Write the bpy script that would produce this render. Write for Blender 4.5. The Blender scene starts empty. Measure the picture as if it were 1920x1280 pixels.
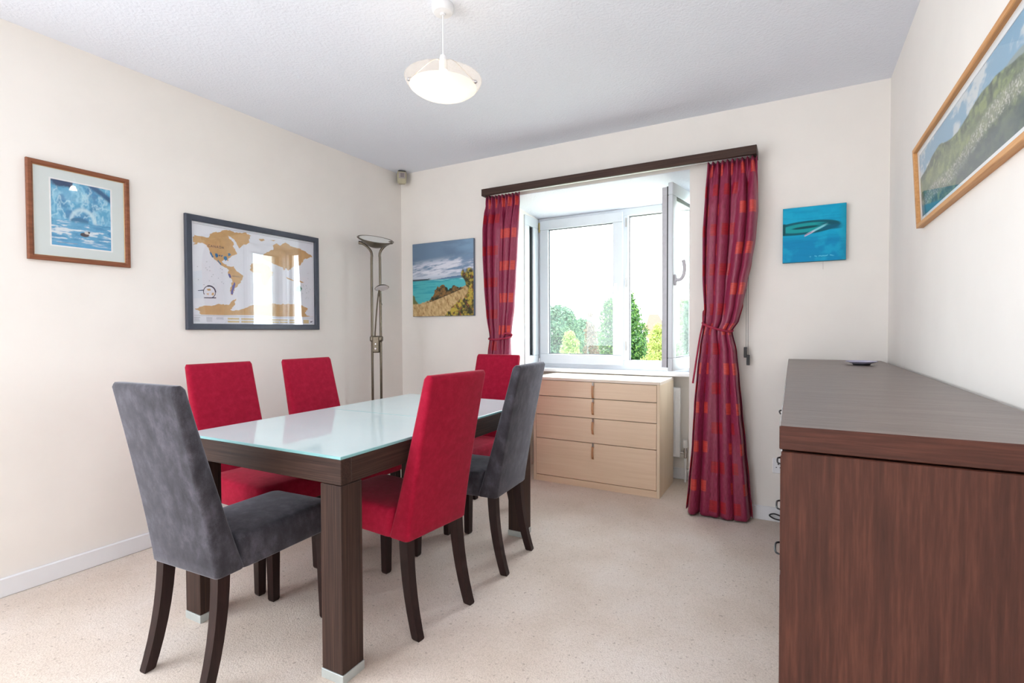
import bpy, bmesh, math, random
import numpy as np
from mathutils import Vector, Matrix
from mathutils.geometry import delaunay_2d_cdt
random.seed(7)
SC = bpy.context.scene
COL = SC.collection
PI = math.pi

# ------------------------------------------------------------------ camera
CAM = Vector((2.9441, -3.3517, 1.1249))
YAW, PITCH, ROLL, FPX = math.radians(-29.1416), math.radians(-1.2252), math.radians(-0.2032), 956.06
fw = Vector((math.sin(YAW) * math.cos(PITCH), math.cos(YAW) * math.cos(PITCH), math.sin(PITCH)))
rt = Vector((math.cos(YAW), -math.sin(YAW), 0.0))
up = rt.cross(fw)
rt2 = rt * math.cos(ROLL) + up * math.sin(ROLL)
up2 = up * math.cos(ROLL) - rt * math.sin(ROLL)
cd = bpy.data.cameras.new('camera')
cam = bpy.data.objects.new('camera', cd)
COL.objects.link(cam)
cd.sensor_width = 36.0
cd.sensor_fit = 'HORIZONTAL'
cd.lens = FPX / 1920.0 * 36.0
cd.clip_start = 0.02
cd.clip_end = 500
cam.matrix_world = Matrix(((rt2.x, up2.x, -fw.x, CAM.x), (rt2.y, up2.y, -fw.y, CAM.y), (rt2.z, up2.z, -fw.z, CAM.z), (0, 0, 0, 1)))
SC.camera = cam

# ------------------------------------------------------------------ view, world, daylight
SC.view_settings.view_transform = 'Standard'
SC.view_settings.look = 'None'
SC.view_settings.gamma = 1.0
SC.view_settings.use_curve_mapping = False
SC.view_settings.exposure = 0.76
try:
    SC.cycles.use_denoising = True
    SC.cycles.max_bounces = 10
    SC.cycles.diffuse_bounces = 6
    SC.cycles.glossy_bounces = 4
    SC.cycles.transmission_bounces = 6
    SC.cycles.transparent_max_bounces = 12
    SC.cycles.sample_clamp_indirect = 8.0
    SC.cycles.caustics_reflective = False
    SC.cycles.caustics_refractive = False
except Exception:
    pass
SKY_BAY, SKY_REAR = 10.0, 3.5
world = bpy.data.worlds.new('overcast_sky')
SC.world = world
world.use_nodes = True
bg = world.node_tree.nodes['Background']
bg.inputs['Color'].default_value = (0.87, 0.935, 1.0, 1)
# overcast sky, brightest on the side of the bay where the sun stands behind the cloud
wt_ = world.node_tree
tc_ = wt_.nodes.new('ShaderNodeTexCoord')
sx_ = wt_.nodes.new('ShaderNodeSeparateXYZ')
mr_ = wt_.nodes.new('ShaderNodeMapRange')
mr_.inputs['From Min'].default_value = -1.0
mr_.inputs['From Max'].default_value = 1.0
mr_.inputs['To Min'].default_value = SKY_REAR
mr_.inputs['To Max'].default_value = SKY_BAY
wt_.links.new(tc_.outputs['Generated'], sx_.inputs[0])
wt_.links.new(sx_.outputs['Y'], mr_.inputs['Value'])
wt_.links.new(mr_.outputs['Result'], bg.inputs['Strength'])


def portal(name, loc, rot, sx, sy):
    l = bpy.data.lights.new(name, 'AREA')
    l.shape = 'RECTANGLE'
    l.size, l.size_y = sx, sy
    l.cycles.is_portal = True
    o = bpy.data.objects.new(name, l)
    o.location = loc
    o.rotation_euler = rot
    COL.objects.link(o)


W, H, YF = 3.3713, 2.45, -5.8       # room width, height, rear end behind the camera
BX0, BX1, BY = 1.0, 2.355, 0.62     # the bay recess
portal('daylight_portal_bay', (1.68, 0.74, 1.44), (PI / 2, 0, PI), 1.3, 1.3)
portal('daylight_portal_rear', (0.525, YF - 0.16, 1.03), (-PI / 2, 0, PI), 0.85, 2.05)
LWY0, LWY1, LWZ0, LWZ1 = -5.60, -3.20, 0.60, 2.32     # left-wall opening, added behind the camera to brighten the right wall
portal('daylight_portal_left', (-0.17, (LWY0 + LWY1) / 2, (LWZ0 + LWZ1) / 2), (0, -PI / 2, 0), LWZ1 - LWZ0, LWY1 - LWY0)
for o in COL.objects:
    if o.name == 'daylight_portal_bay':
        o.rotation_euler = (-PI / 2, 0, 0)      # emits towards -y
    if o.name == 'daylight_portal_rear':
        o.rotation_euler = (PI / 2, 0, 0)       # emits towards +y

# ------------------------------------------------------------------ helpers


def lin(r, g, b):
    def f(c):
        c /= 255.0
        return c / 12.92 if c <= 0.04045 else ((c + 0.055) / 1.055) ** 2.4
    return (f(r), f(g), f(b), 1.0)


class N:
    """small node-graph builder"""

    def __init__(self, name):
        self.m = bpy.data.materials.new(name)
        self.m.use_nodes = True
        self.t = self.m.node_tree
        self.b = self.t.nodes['Principled BSDF']
        self.out = self.t.nodes['Material Output']

    def n(self, kind, **kw):
        x = self.t.nodes.new(kind)
        for k, v in kw.items():
            setattr(x, k, v)
        return x

    def l(self, a, b):
        self.t.links.new(a, b)

    def set(self, **kw):
        for k, v in kw.items():
            self.b.inputs[k.replace('_', ' ')].default_value = v
        return self

    def coord(self, which='Object', scale=(1, 1, 1)):
        tc = self.n('ShaderNodeTexCoord')
        mp = self.n('ShaderNodeMapping')
        mp.inputs['Scale'].default_value = scale
        self.l(tc.outputs[which], mp.inputs['Vector'])
        return mp.outputs['Vector']

    def noise(self, vec, scale, detail=4, rough=0.55):
        x = self.n('ShaderNodeTexNoise')
        x.inputs['Scale'].default_value = scale
        x.inputs['Detail'].default_value = detail
        x.inputs['Roughness'].default_value = rough
        self.l(vec, x.inputs['Vector'])
        return x.outputs['Fac']

    def ramp(self, fac, stops):
        r = self.n('ShaderNodeValToRGB')
        e = r.color_ramp.elements
        while len(e) < len(stops):
            e.new(0.5)
        for q, (p, c) in zip(e, stops):
            q.position = p
            q.color = c
        self.l(fac, r.inputs['Fac'])
        return r.outputs['Color']

    def bump(self, fac, strength, dist=0.01):
        x = self.n('ShaderNodeBump')
        x.inputs['Strength'].default_value = strength
        x.inputs['Distance'].default_value = dist
        self.l(fac, x.inputs['Height'])
        self.l(x.outputs['Normal'], self.b.inputs['Normal'])

    def math(self, op, a, b=None, c=None):
        x = self.n('ShaderNodeMath', operation=op)
        for i, v in enumerate((a, b, c)):
            if v is None:
                continue
            if isinstance(v, (int, float)):
                x.inputs[i].default_value = v
            else:
                self.l(v, x.inputs[i])
        return x.outputs[0]

    def mix(self, fac, a, b):
        x = self.n('ShaderNodeMix', data_type='RGBA')
        if isinstance(fac, (int, float)):
            x.inputs[0].default_value = fac
        else:
            self.l(fac, x.inputs[0])
        for i, v in ((6, a), (7, b)):
            if isinstance(v, tuple):
                x.inputs[i].default_value = v
            else:
                self.l(v, x.inputs[i])
        return x.outputs[2]


def plain(name, col, rough=0.5, metal=0.0, spec=0.5, var=0.06, scale=30, bump=0.0):
    m = N(name)
    m.set(Roughness=rough, Metallic=metal, Specular_IOR_Level=spec)
    v = m.coord()
    f = m.noise(v, scale)
    lo = tuple(c * (1 - var) for c in col[:3]) + (1,)
    hi = tuple(min(1, c * (1 + var)) for c in col[:3]) + (1,)
    m.l(m.ramp(f, [(0.3, lo), (0.7, hi)]), m.b.inputs['Base Color'])
    if bump:
        m.bump(f, bump, 0.002)
    return m.m


def wood(name, stops, axis='x', fine=140.0, along=3.0, rough=0.5, spec=0.25, bump=0.15):
    m = N(name)
    m.set(Roughness=rough, Specular_IOR_Level=spec)
    sc = {'x': (along, fine, fine), 'y': (fine, along, fine), 'z': (fine, fine, along)}[axis]
    f = m.noise(m.coord(scale=sc), 1.0, 5, 0.6)
    big = m.noise(m.coord(scale=tuple(s * 0.12 for s in sc)), 1.0, 3, 0.6)
    g = m.math('ADD', m.math('MULTIPLY', f, 0.62), m.math('MULTIPLY', big, 0.38))
    m.l(m.ramp(g, stops), m.b.inputs['Base Color'])
    m.bump(f, bump, 0.002)
    return m.m


def glass(name, tint=(1, 1, 1, 1), rough=0.0, refl=1.0, ior=1.5, haze=0.0):
    """thin pane: clear straight through plus a Fresnel mirror reflection"""
    m = N(name)
    tr = m.n('ShaderNodeBsdfTransparent')
    tr.inputs['Color'].default_value = tint
    gl = m.n('ShaderNodeBsdfGlossy')
    gl.inputs['Roughness'].default_value = rough
    fr = m.n('ShaderNodeLayerWeight')
    fr.inputs['Blend'].default_value = 0.5
    f0 = ((ior - 1) / (ior + 1)) ** 2
    mx = m.n('ShaderNodeMixShader')
    sch = m.math('ADD', f0, m.math('MULTIPLY', 1 - f0, m.math('POWER', fr.outputs['Facing'], 5.0)))
    m.l(m.math('MULTIPLY', sch, refl), mx.inputs[0])
    m.l(tr.outputs[0], mx.inputs[1])
    m.l(gl.outputs[0], mx.inputs[2])
    sur = mx.outputs[0]
    if haze:
        tl = m.n('ShaderNodeBsdfTranslucent')
        tl.inputs['Color'].default_value = (0.9, 1.0, 0.98, 1)
        m2 = m.n('ShaderNodeMixShader')
        m2.inputs[0].default_value = haze
        m.l(sur, m2.inputs[1])
        m.l(tl.outputs[0], m2.inputs[2])
        sur = m2.outputs[0]
    m.l(sur, m.out.inputs['Surface'])
    return m.m


def fabric(name, dark, mid, light, scale=6.0, weave=900.0, sheen=0.3, stretch=(1, 1, 1), rough=0.9, tint=None):
    m = N(name)
    m.set(Roughness=rough, Specular_IOR_Level=0.2, Sheen_Weight=sheen, Sheen_Roughness=0.4)
    if tint:
        m.b.inputs['Sheen Tint'].default_value = tint
    a = m.noise(m.coord(scale=stretch), scale, 6, 0.65)
    w = m.noise(m.coord(), weave, 2, 0.5)
    g = m.math('ADD', m.math('MULTIPLY', a, 0.75), m.math('MULTIPLY', w, 0.25))
    m.l(m.ramp(g, [(0.34, dark), (0.5, mid), (0.66, light)]), m.b.inputs['Base Color'])
    m.bump(w, 0.25, 0.001)
    return m.m


class MB:
    def __init__(self):
        self.bm = bmesh.new()

    def box(self, x0, x1, y0, y1, z0, z1, bev=0.0, seg=2, mi=0):
        r = bmesh.ops.create_cube(self.bm, size=1.0)
        vs = r['verts']
        for v in vs:
            v.co = Vector(((x0 + x1) / 2 + v.co.x * (x1 - x0), (y0 + y1) / 2 + v.co.y * (y1 - y0), (z0 + z1) / 2 + v.co.z * (z1 - z0)))
        fs = list({f for v in vs for f in v.link_faces})
        for f in fs:
            f.material_index = mi
        if bev:
            es = list({e for v in vs for e in v.link_edges})
            bmesh.ops.bevel(self.bm, geom=es, offset=bev, segments=seg, affect='EDGES', profile=0.5, clamp_overlap=True)
        return self

    def loft(self, rings, cap=True, closed=True, mi=0):
        vr = [[self.bm.verts.new(p) for p in r] for r in rings]
        n = len(rings[0])
        for a, b in zip(vr, vr[1:]):
            for i in range(n if closed else n - 1):
                j = (i + 1) % n
                f = self.bm.faces.new((a[i], a[j], b[j], b[i]))
                f.material_index = mi
        if cap:
            for r in (vr[0], vr[-1]):
                f = self.bm.faces.new(r)
                f.material_index = mi
        return self

    def poly(self, pts, mi=0):
        f = self.bm.faces.new([self.bm.verts.new(p) for p in pts])
        f.material_index = mi
        return self

    def lathe(self, prof, c=(0, 0, 0), n=40, cap=False, M=None, mi=0):
        rings = []
        for r, z in prof:
            ring = []
            for i in range(n):
                a = 2 * PI * i / n
                p = Vector((r * math.cos(a), r * math.sin(a), z))
                if M is not None:
                    p = M @ p
                ring.append(p + Vector(c))
            rings.append(ring)
        return self.loft(rings, cap=cap, mi=mi)

    def tube(self, pts, r, n=10, cap=True, mi=0):
        pts = [Vector(p) for p in pts]
        rs = r if isinstance(r, (list, tuple)) else [r] * len(pts)
        rings = []
        prev = None
        for i, p in enumerate(pts):
            t = (pts[min(i + 1, len(pts) - 1)] - pts[max(i - 1, 0)]).normalized()
            if prev is None:
                a = t.orthogonal().normalized()
            else:
                a = (prev - t * prev.dot(t)).normalized()
            prev = a
            b = t.cross(a)
            rings.append([p + (a * math.cos(2 * PI * k / n) + b * math.sin(2 * PI * k / n)) * rs[i] for k in range(n)])
        return self.loft(rings, cap=cap, mi=mi)

    def build(self, name, mat, parent=None, smooth=False, auto=35):
        bmesh.ops.recalc_face_normals(self.bm, faces=self.bm.faces[:])
        me = bpy.data.meshes.new(name)
        self.bm.to_mesh(me)
        self.bm.free()
        for m in (mat if isinstance(mat, (list, tuple)) else [mat]):
            me.materials.append(m)
        if smooth:
            lim = math.radians(auto)
            me.polygons.foreach_set('use_smooth', [True] * len(me.polygons))
            try:
                me.set_sharp_from_angle(angle=lim)
            except Exception:
                pass
        o = bpy.data.objects.new(name, me)
        COL.objects.link(o)
        if parent is not None:
            o.parent = parent
        return o


def thing(name, label, cat, loc=(0, 0, 0), rz=0.0, group=None):
    o = bpy.data.objects.new(name, None)
    o.empty_display_size = 0.1
    COL.objects.link(o)
    o.location = loc
    o.rotation_euler = (0, 0, rz)
    return tag(o, label, cat, group)


def tag(o, label, cat, group=None):
    o['label'] = label
    o['category'] = cat
    if group:
        o['group'] = group
    return o


def struct(o):
    o['kind'] = 'structure'
    return o


def catmull(pts, k=8):
    pts = [Vector(p) for p in pts]
    out = []
    for i in range(len(pts) - 1):
        p0, p1, p2, p3 = pts[max(i - 1, 0)], pts[i], pts[i + 1], pts[min(i + 2, len(pts) - 1)]
        for s in range(k):
            t = s / k
            out.append(0.5 * ((2 * p1) + (p2 - p0) * t + (2 * p0 - 5 * p1 + 4 * p2 - p3) * t * t + (3 * p1 - p0 - 3 * p2 + p3) * t ** 3))
    out.append(pts[-1])
    return out


# ------------------------------------------------------------------ materials
M = {}
M['wall'] = plain('cream_wall_paint', lin(241, 236, 230), 0.85, spec=0.2, var=0.012, scale=6, bump=0.02)
m = N('white_textured_ceiling')
m.set(Roughness=0.95, Specular_IOR_Level=0.1)
m.b.inputs['Base Color'].default_value = lin(234, 238, 247)
m.bump(m.noise(m.coord(), 75, 4, 0.6), 0.6, 0.006)
M['ceiling'] = m.m
M['white'] = plain('white_gloss_paint', lin(236, 237, 240), 0.35, var=0.01)
M['upvc'] = plain('white_upvc', lin(214, 219, 225), 0.25, var=0.01)
M['gasket'] = plain('black_rubber_gasket', lin(60, 62, 66), 0.6)
M['sash_edge'] = plain('grey_sash_edge', lin(196, 194, 200), 0.35)

m = N('beige_loop_carpet')
m.set(Roughness=1.0, Specular_IOR_Level=0.05, Sheen_Weight=0.15)
vo = m.n('ShaderNodeTexVoronoi')
vo.inputs['Scale'].default_value = 230
m.l(m.coord(scale=(1, 0.75, 1)), vo.inputs['Vector'])
fl = m.noise(m.coord(), 150, 2, 0.5)
bigv = m.noise(m.coord(), 2.2, 5, 0.6)
base = m.ramp(bigv, [(0.3, lin(222, 206, 192)), (0.5, lin(232, 218, 206)), (0.7, lin(239, 228, 219))])
loop = m.ramp(vo.outputs['Distance'], [(0.0, (1, 1, 1, 1)), (0.75, (0.78, 0.76, 0.74, 1))])
mm = m.n('ShaderNodeMix', data_type='RGBA', blend_type='MULTIPLY')
mm.inputs[0].default_value = 0.8
m.l(base, mm.inputs[6])
m.l(loop, mm.inputs[7])
fleck = m.ramp(m.noise(m.coord(), 70, 1, 0.4), [(0.66, (0, 0, 0, 1)), (0.76, (1, 1, 1, 1))])
m.l(m.mix(m.math('MULTIPLY', fleck, 0.42), mm.outputs[2], lin(120, 98, 82)), m.b.inputs['Base Color'])
inv = m.math('SUBTRACT', 1.0, vo.outputs['Distance'])
m.bump(inv, 0.32, 0.003)
M['carpet'] = m.m

wen = [(0.3, lin(30, 20, 17)), (0.48, lin(56, 39, 33)), (0.62, lin(76, 55, 47)), (0.75, lin(108, 84, 74))]
M['wenge_x'] = wood('wenge_veneer_along_x', wen, 'x', fine=230)
M['wenge_y'] = wood('wenge_veneer_along_y', wen, 'y', fine=230)
M['wenge_z'] = wood('wenge_veneer_upright', wen, 'z', fine=230)
sb = [(0.28, lin(46, 23, 17)), (0.5, lin(68, 36, 27)), (0.64, lin(84, 48, 36)), (0.8, lin(110, 70, 55))]
M['side_z'] = wood('dark_brown_veneer_upright', sb, 'z', fine=150, along=9.0, rough=0.5)
M['side_x'] = wood('dark_brown_edge_along_x', [(p, c) for p, c in sb], 'x', fine=220, along=9, rough=0.5, bump=0.4)
M['side_top'] = wood('dark_brown_top_sheen', [(0.3, lin(84, 70, 64)), (0.5, lin(106, 92, 86)), (0.7, lin(130, 116, 110))], 'x', fine=200, along=14, rough=0.38, spec=0.75, bump=0.25)  # grazing sheen is put into the colour as a paler grey
M['chairleg'] = wood('dark_stained_beech', [(0.3, lin(28, 17, 16)), (0.55, lin(46, 29, 27)), (0.75, lin(62, 42, 38))], 'z', fine=90, along=4, rough=0.4)
M['birch_x'] = wood('pale_birch_veneer', [(0.3, lin(232, 206, 176)), (0.5, lin(240, 215, 187)), (0.7, lin(246, 224, 198))], 'x', fine=60, along=2, rough=0.4, bump=0.03)
M['birch_z'] = wood('pale_birch_upright', [(0.3, lin(224, 202, 174)), (0.5, lin(234, 214, 188)), (0.7, lin(240, 222, 198))], 'z', fine=60, along=2, rough=0.35, bump=0.03)
M['birch_top'] = wood('pale_birch_top_lit', [(0.3, lin(238, 224, 206)), (0.7, lin(244, 232, 218))], 'x', fine=60, along=2, rough=0.3, bump=0.03)  # same birch, whitened in colour for the light on the top
M['gapdark'] = plain('dark_gap', lin(70, 52, 40), 0.8)
M['leather'] = plain('tan_leather', lin(190, 140, 100), 0.6, var=0.1)
M['lampsteel'] = plain('satin_nickel', lin(112, 104, 92), 0.3, metal=1.0, var=0.06, scale=60)
M['steel'] = plain('brushed_steel', lin(176, 172, 166), 0.32, metal=1.0, var=0.05, scale=60)
M['chrome'] = plain('chrome', lin(200, 200, 205), 0.12, metal=1.0)
M['alu'] = plain('grey_aluminium', lin(188, 194, 192), 0.4, metal=0.3)
M['black'] = plain('black_plastic', lin(34, 34, 38), 0.45)
M['brass'] = plain('brass', lin(190, 170, 110), 0.4, metal=0.7)
M['red'] = fabric('crimson_red_fabric', lin(146, 11, 42), lin(158, 16, 48), lin(170, 25, 57), 40, 700, 0.25, tint=(1, 0.4, 0.45, 1))
M['grey'] = fabric('grey_suede', lin(44, 42, 47), lin(62, 60, 66), lin(88, 85, 94), 17, 700, 0.35, stretch=(1.3, 1.3, 0.8), tint=(0.9, 0.9, 1, 1))
m = N('frosted_aqua_glass')
m.set(Roughness=0.05, Specular_IOR_Level=0.5, IOR=1.5)
m.l(m.ramp(m.noise(m.coord(), 3), [(0.3, lin(206, 226, 229)), (0.7, lin(212, 230, 232))]), m.b.inputs['Base Color'])
M['table_glass'] = m.m
M['glass_edge'] = plain('aqua_glass_edge', lin(142, 192, 194), 0.15, var=0.02)
M['pane'] = glass('window_pane', (0.96, 0.985, 0.975, 1), 0.0, 1.0, 1.5, 0.014)
M['pane_soft'] = glass('low_reflection_picture_glass', (1, 1, 1, 1), 0.004, 0.45, 1.5)
M['pane_dusty'] = glass('picture_glass', (1, 1, 1, 1), 0.004, 1.0, 1.52)

# curtain cloth: purple-crimson with woven squares, all from the cloth's own UV
m = N('crimson_curtain_with_squares')
m.set(Roughness=0.42, Specular_IOR_Level=0.5, Sheen_Weight=0.12)
m.b.inputs['Sheen Tint'].default_value = (1, 0.4, 0.5, 1)
uvn = m.n('ShaderNodeUVMap')
sp = m.n('ShaderNodeSeparateXYZ')
m.l(uvn.outputs['UV'], sp.inputs[0])
rowf = m.math('DIVIDE', sp.outputs[1], 0.117)
row = m.math('FLOOR', rowf)
odd = m.math('MODULO', m.math('ABSOLUTE', row), 2.0)
uu = m.math('ADD', m.math('DIVIDE', sp.outputs[0], 0.235), m.math('MULTIPLY', odd, 0.5))
fu = m.math('FRACT', uu)
fv = m.math('FRACT', rowf)
inu = m.math('LESS_THAN', m.math('ABSOLUTE', m.math('SUBTRACT', fu, 0.5)), 0.17)
inv_ = m.math('LESS_THAN', m.math('ABSOLUTE', m.math('SUBTRACT', fv, 0.5)), 0.29)
msk = m.math('MULTIPLY', inu, inv_)
thr = m.noise(m.coord('UV', (500, 30, 1)), 1.0, 2)
thr2 = m.noise(m.coord('UV', (12, 420, 1)), 1.0, 2)
basec = m.ramp(thr, [(0.3, lin(108, 16, 48)), (0.5, lin(136, 30, 66)), (0.72, lin(168, 62, 100))])
oran = m.ramp(thr2, [(0.3, lin(160, 34, 42)), (0.5, lin(196, 58, 52)), (0.7, lin(212, 84, 70))])
dred = m.ramp(thr2, [(0.3, lin(124, 6, 26)), (0.5, lin(160, 12, 34)), (0.7, lin(176, 24, 44))])
sq = m.mix(odd, oran, dred)
m.l(m.mix(msk, basec, sq), m.b.inputs['Base Color'])
m.bump(thr, 0.1, 0.001)
M['curtain'] = m.m
M['rope'] = plain('crimson_rope', lin(158, 36, 66), 0.8, var=0.15, scale=200, bump=0.3)


def artmat(name):
    m = N(name)
    m.set(Roughness=0.6, Specular_IOR_Level=0.25)
    a = m.n('ShaderNodeAttribute', attribute_name='Col')
    w = m.noise(m.coord(), 400, 2)
    m.l(a.outputs['Color'], m.b.inputs['Base Color'])
    m.bump(w, 0.08, 0.001)
    return m.m


# ------------------------------------------------------------------ the room
YB = YF
f = MB()
f.box(-0.15, W + 0.15, YF - 0.15, 0.0, -0.12, 0.0).box(BX0 - 0.12, BX1 + 0.12, 0.0, BY + 0.12, -0.12, 0.0)
struct(f.build('floor', M['carpet']))
struct(MB().box(-0.15, W + 0.15, YF - 0.15, 0.12, H, H + 0.12).build('ceiling', M['ceiling']))
b = MB().box(-0.15, 0.0, LWY1, 0.12, 0, H).box(-0.15, 0.0, YF - 0.15, LWY0, 0, H)
b.box(-0.15, 0.0, LWY0, LWY1, 0, LWZ0).box(-0.15, 0.0, LWY0, LWY1, LWZ1, H)
struct(b.build('wall_left', M['wall']))
struct(MB().box(W, W + 0.15, YF - 0.15, 0.12, 0, H).build('wall_right', M['wall']))
# window wall with the opening of the bay
b = MB()
b.box(0, BX0, 0, 0.12, 0, H).box(BX1, W, 0, 0.12, 0, H).box(BX0, BX1, 0, 0.12, 2.1305, H)
struct(b.build('wall_back', M['wall']))
# bay: side cheeks (the left one pierced by a slim side light), apron under the window, sloping soffit
b = MB()
b.box(BX0 - 0.12, BX0, 0.12, BY + 0.12, 0, 0.81)
b.box(BX0 - 0.12, BX0, 0.12, 0.38, 0.81, 2.2)
b.box(BX0 - 0.12, BX0, 0.53, BY + 0.12, 0.81, 2.2)
b.box(BX0 - 0.12, BX0, 0.38, 0.53, 2.05, 2.2)
b.box(BX1, BX1 + 0.12, 0.12, BY + 0.12, 0, 0.81)
b.box(BX1, BX1 + 0.12, 0.12, 0.17, 0.81, 2.2)
b.box(BX1, BX1 + 0.12, 0.53, BY + 0.12, 0.81, 2.2)
b.box(BX1, BX1 + 0.12, 0.17, 0.53, 2.05, 2.2)
b.box(BX0, BX1, BY, BY + 0.12, 0, 0.785)
struct(b.build('wall_bay', M['wall']))
b = MB()
b.loft([[(x_, 0.001, 2.127), (x_, BY + 0.12, 2.068), (x_, BY + 0.12, 2.25), (x_, 0.1205, 2.25), (x_, 0.1205, 2.1302), (x_, 0.001, 2.1302)] for x_ in (BX0 - 0.0, BX1 + 0.0)])
struct(b.build('ceiling_bay', M['ceiling']))
# rear end of the room behind the camera: a bare opening added to let in fill daylight
RX0, RX1, RZ1 = 0.10, 0.95, 2.05
b = MB()
b.box(0, RX0, YF - 0.15, YF, 0, H).box(RX1, W, YF - 0.15, YF, 0, H).box(RX0, RX1, YF - 0.15, YF, RZ1, H)
struct(b.build('wall_front', M['wall']))


def skirt(name, boxes):
    b = MB()
    for q in boxes:
        b.box(*q, bev=0.004, seg=1)
    struct(b.build(name, M['white']))


SH = 0.082
skirt('baseboard_left', [(0, 0.016, YF, 0, 0, SH)])
skirt('baseboard_back', [(0.016, BX0, -0.016, 0, 0, SH), (BX1, W - 0.016, -0.016, 0, 0, SH)])
skirt('baseboard_right', [(W - 0.016, W, YF, 0, 0, SH)])
skirt('baseboard_bay', [(BX0, BX1, BY - 0.016, BY, 0, SH)])

# windowsill
struct(MB().box(BX0, BX1, 0.47, BY + 0.005, 0.785, 0.812, bev=0.005).build('trim_1', M['white']))


# ------------------------------------------------------------------ window_1
def ring(b, x0, x1, z0, z1, wl, wr, wb, wt, y0, y1, bev=0.004):
    b.box(x0, x1, y0, y1, z0, z0 + wb, bev=bev)
    b.box(x0, x1, y0, y1, z1 - wt, z1, bev=bev)
    b.box(x0, x0 + wl, y0, y1, z0 + wb, z1 - wt, bev=bev)
    b.box(x1 - wr, x1, y0, y1, z0 + wb, z1 - wt, bev=bev)


win = struct(bpy.data.objects.new('window_1', None))
COL.objects.link(win)
win.location = (BX0, BY, 0.81)
ox, oy, oz = BX0, BY, 0.81
WT = 2.078 - oz
b = MB()
b.box(0, BX1 - ox, -0.025, 0.05, 0, 0.075, bev=0.004)
b.box(0, BX1 - ox, -0.025, 0.05, WT - 0.055, WT, bev=0.004)
b.box(0, 0.055, -0.025, 0.05, 0.075, WT - 0.055, bev=0.004)
b.box(2.30 - ox, BX1 - ox, -0.025, 0.05, 0.075, WT - 0.055, bev=0.004)
b.box(1.735 - ox, 1.787 - ox, -0.025, 0.05, 0.075, WT - 0.055, bev=0.004)
b.build('window_frame', M['upvc'], win)
b = MB()
ring(b, 1.783 - ox, 2.304 - ox, 0.07, WT - 0.05, 0.008, 0.008, 0.008, 0.008, 0.012, 0.05, 0.0)
b.build('gasket', M['gasket'], win)
# closed sash on the left
sx0, sx1, sz0, sz1 = 1.03 - ox, 1.752 - ox, 0.845 - oz, 2.055 - oz
sash = bpy.data.objects.new('casement_sash', None)
COL.objects.link(sash)
sash.parent = win
sf = MB()
ring(sf, sx0, sx1, sz0, sz1, 0.078, 0.082, 0.082, 0.08, -0.048, 0.0, 0.006)
gx0, gx1, gz0, gz1 = sx0 + 0.078, sx1 - 0.082, sz0 + 0.082, sz1 - 0.08
sfo = sf.build('casement_sash', M['upvc'], win)
bpy.data.objects.remove(sash)
sash = sfo
b = MB()
ring(b, gx0 - 0.002, gx1 + 0.002, gz0 - 0.002, gz1 + 0.002, 0.007, 0.007, 0.007, 0.007, -0.030, -0.012, 0.0)
b.build('gasket', M['gasket'], sash)
MB().box(gx0, gx1, -0.020, -0.016, gz0, gz1).build('pane', M['pane'], sash)
hx, hz = 1.697 - ox, 1.462 - oz
b = MB()
b.box(hx - 0.014, hx + 0.014, -0.060, -0.047, hz - 0.035, hz + 0.035, bev=0.005)
b.tube([(hx, -0.058, hz), (hx, -0.085, hz), (hx - 0.002, -0.092, hz - 0.02), (hx - 0.006, -0.092, hz - 0.07), (hx - 0.006, -0.088, hz - 0.13)], [0.011, 0.011, 0.010, 0.009, 0.007])
b.build('handle', M['white'], sash, True)
for zz in (2.0, 0.85):
    MB().box(1.017 - ox, 1.029 - ox, -0.048, -0.022, zz - oz - 0.04, zz - oz + 0.04, bev=0.003).build('hinge', M['brass'] if zz > 1 else M['white'], win)
for zz in (1.97, 1.50, 1.0):
    MB().box(1.768 - ox, 1.776 - ox, -0.030, -0.022, zz - oz - 0.035, zz - oz + 0.035).build('keep_plate', M['steel'], win)
# open sash, hinged on the right, swung into the room: local X runs from hinge to free edge, local -Y is its room face
hinge_p, free_p = Vector((2.318, 0.57, 0)), Vector((2.222, -0.005, 0))
dv = free_p - hinge_p
SL = dv.length
osx = MB()
z0, z1 = 0.862 - oz, 2.066 - oz
# local frame: x = along (hinge -> free), y = thickness, +y -> away from room face
b = MB()
ring(b, 0.0, SL, z0, z1, 0.08, 0.07, 0.082, 0.08, 0.0, 0.032, 0.005)          # room-side flange
so = b.build('open_sash', M['upvc'], win)
a = math.atan2(dv.y, dv.x)
so.location = (hinge_p.x - ox, hinge_p.y - oy, 0)
so.rotation_euler = (0, 0, a)
so['label'] = 'open casement sash swung into the room'
# local +y (left of travel) must point away from the room face; travel is -y so left is +x: flip sign
b = MB()
ring(b, 0.02, SL - 0.02, z0 + 0.02, z1 - 0.02, 0.05, 0.045, 0.058, 0.055, -0.048, 0.0, 0.003)
b.build('rebate', M['sash_edge'], so)
b = MB()
ring(b, 0.078, SL - 0.068, z0 + 0.08, z1 - 0.078, 0.007, 0.007, 0.007, 0.007, -0.005, 0.027, 0.0)
b.build('gasket', M['gasket'], so)
MB().box(SL - 0.022, SL - 0.016, -0.012, 0.0, z0 + 0.02, z1 - 0.02).build('edge_seal', M['black'], so)
MB().box(0.08, SL - 0.07, 0.010, 0.014, z0 + 0.082, z1 - 0.08).build('pane', M['pane'], so)
hx, hz = SL - 0.035, 1.445 - oz
b = MB()
b.box(hx - 0.014, hx + 0.014, 0.031, 0.044, hz - 0.035, hz + 0.035, bev=0.005)
b.tube(catmull([(hx, 0.04, hz), (hx, 0.07, hz + 0.004), (hx - 0.004, 0.088, hz + 0.03), (hx - 0.004, 0.094, hz + 0.08), (hx, 0.088, hz + 0.125)], 5), 0.0115)
b.build('handle', M['sash_edge'], so, True)

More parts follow.
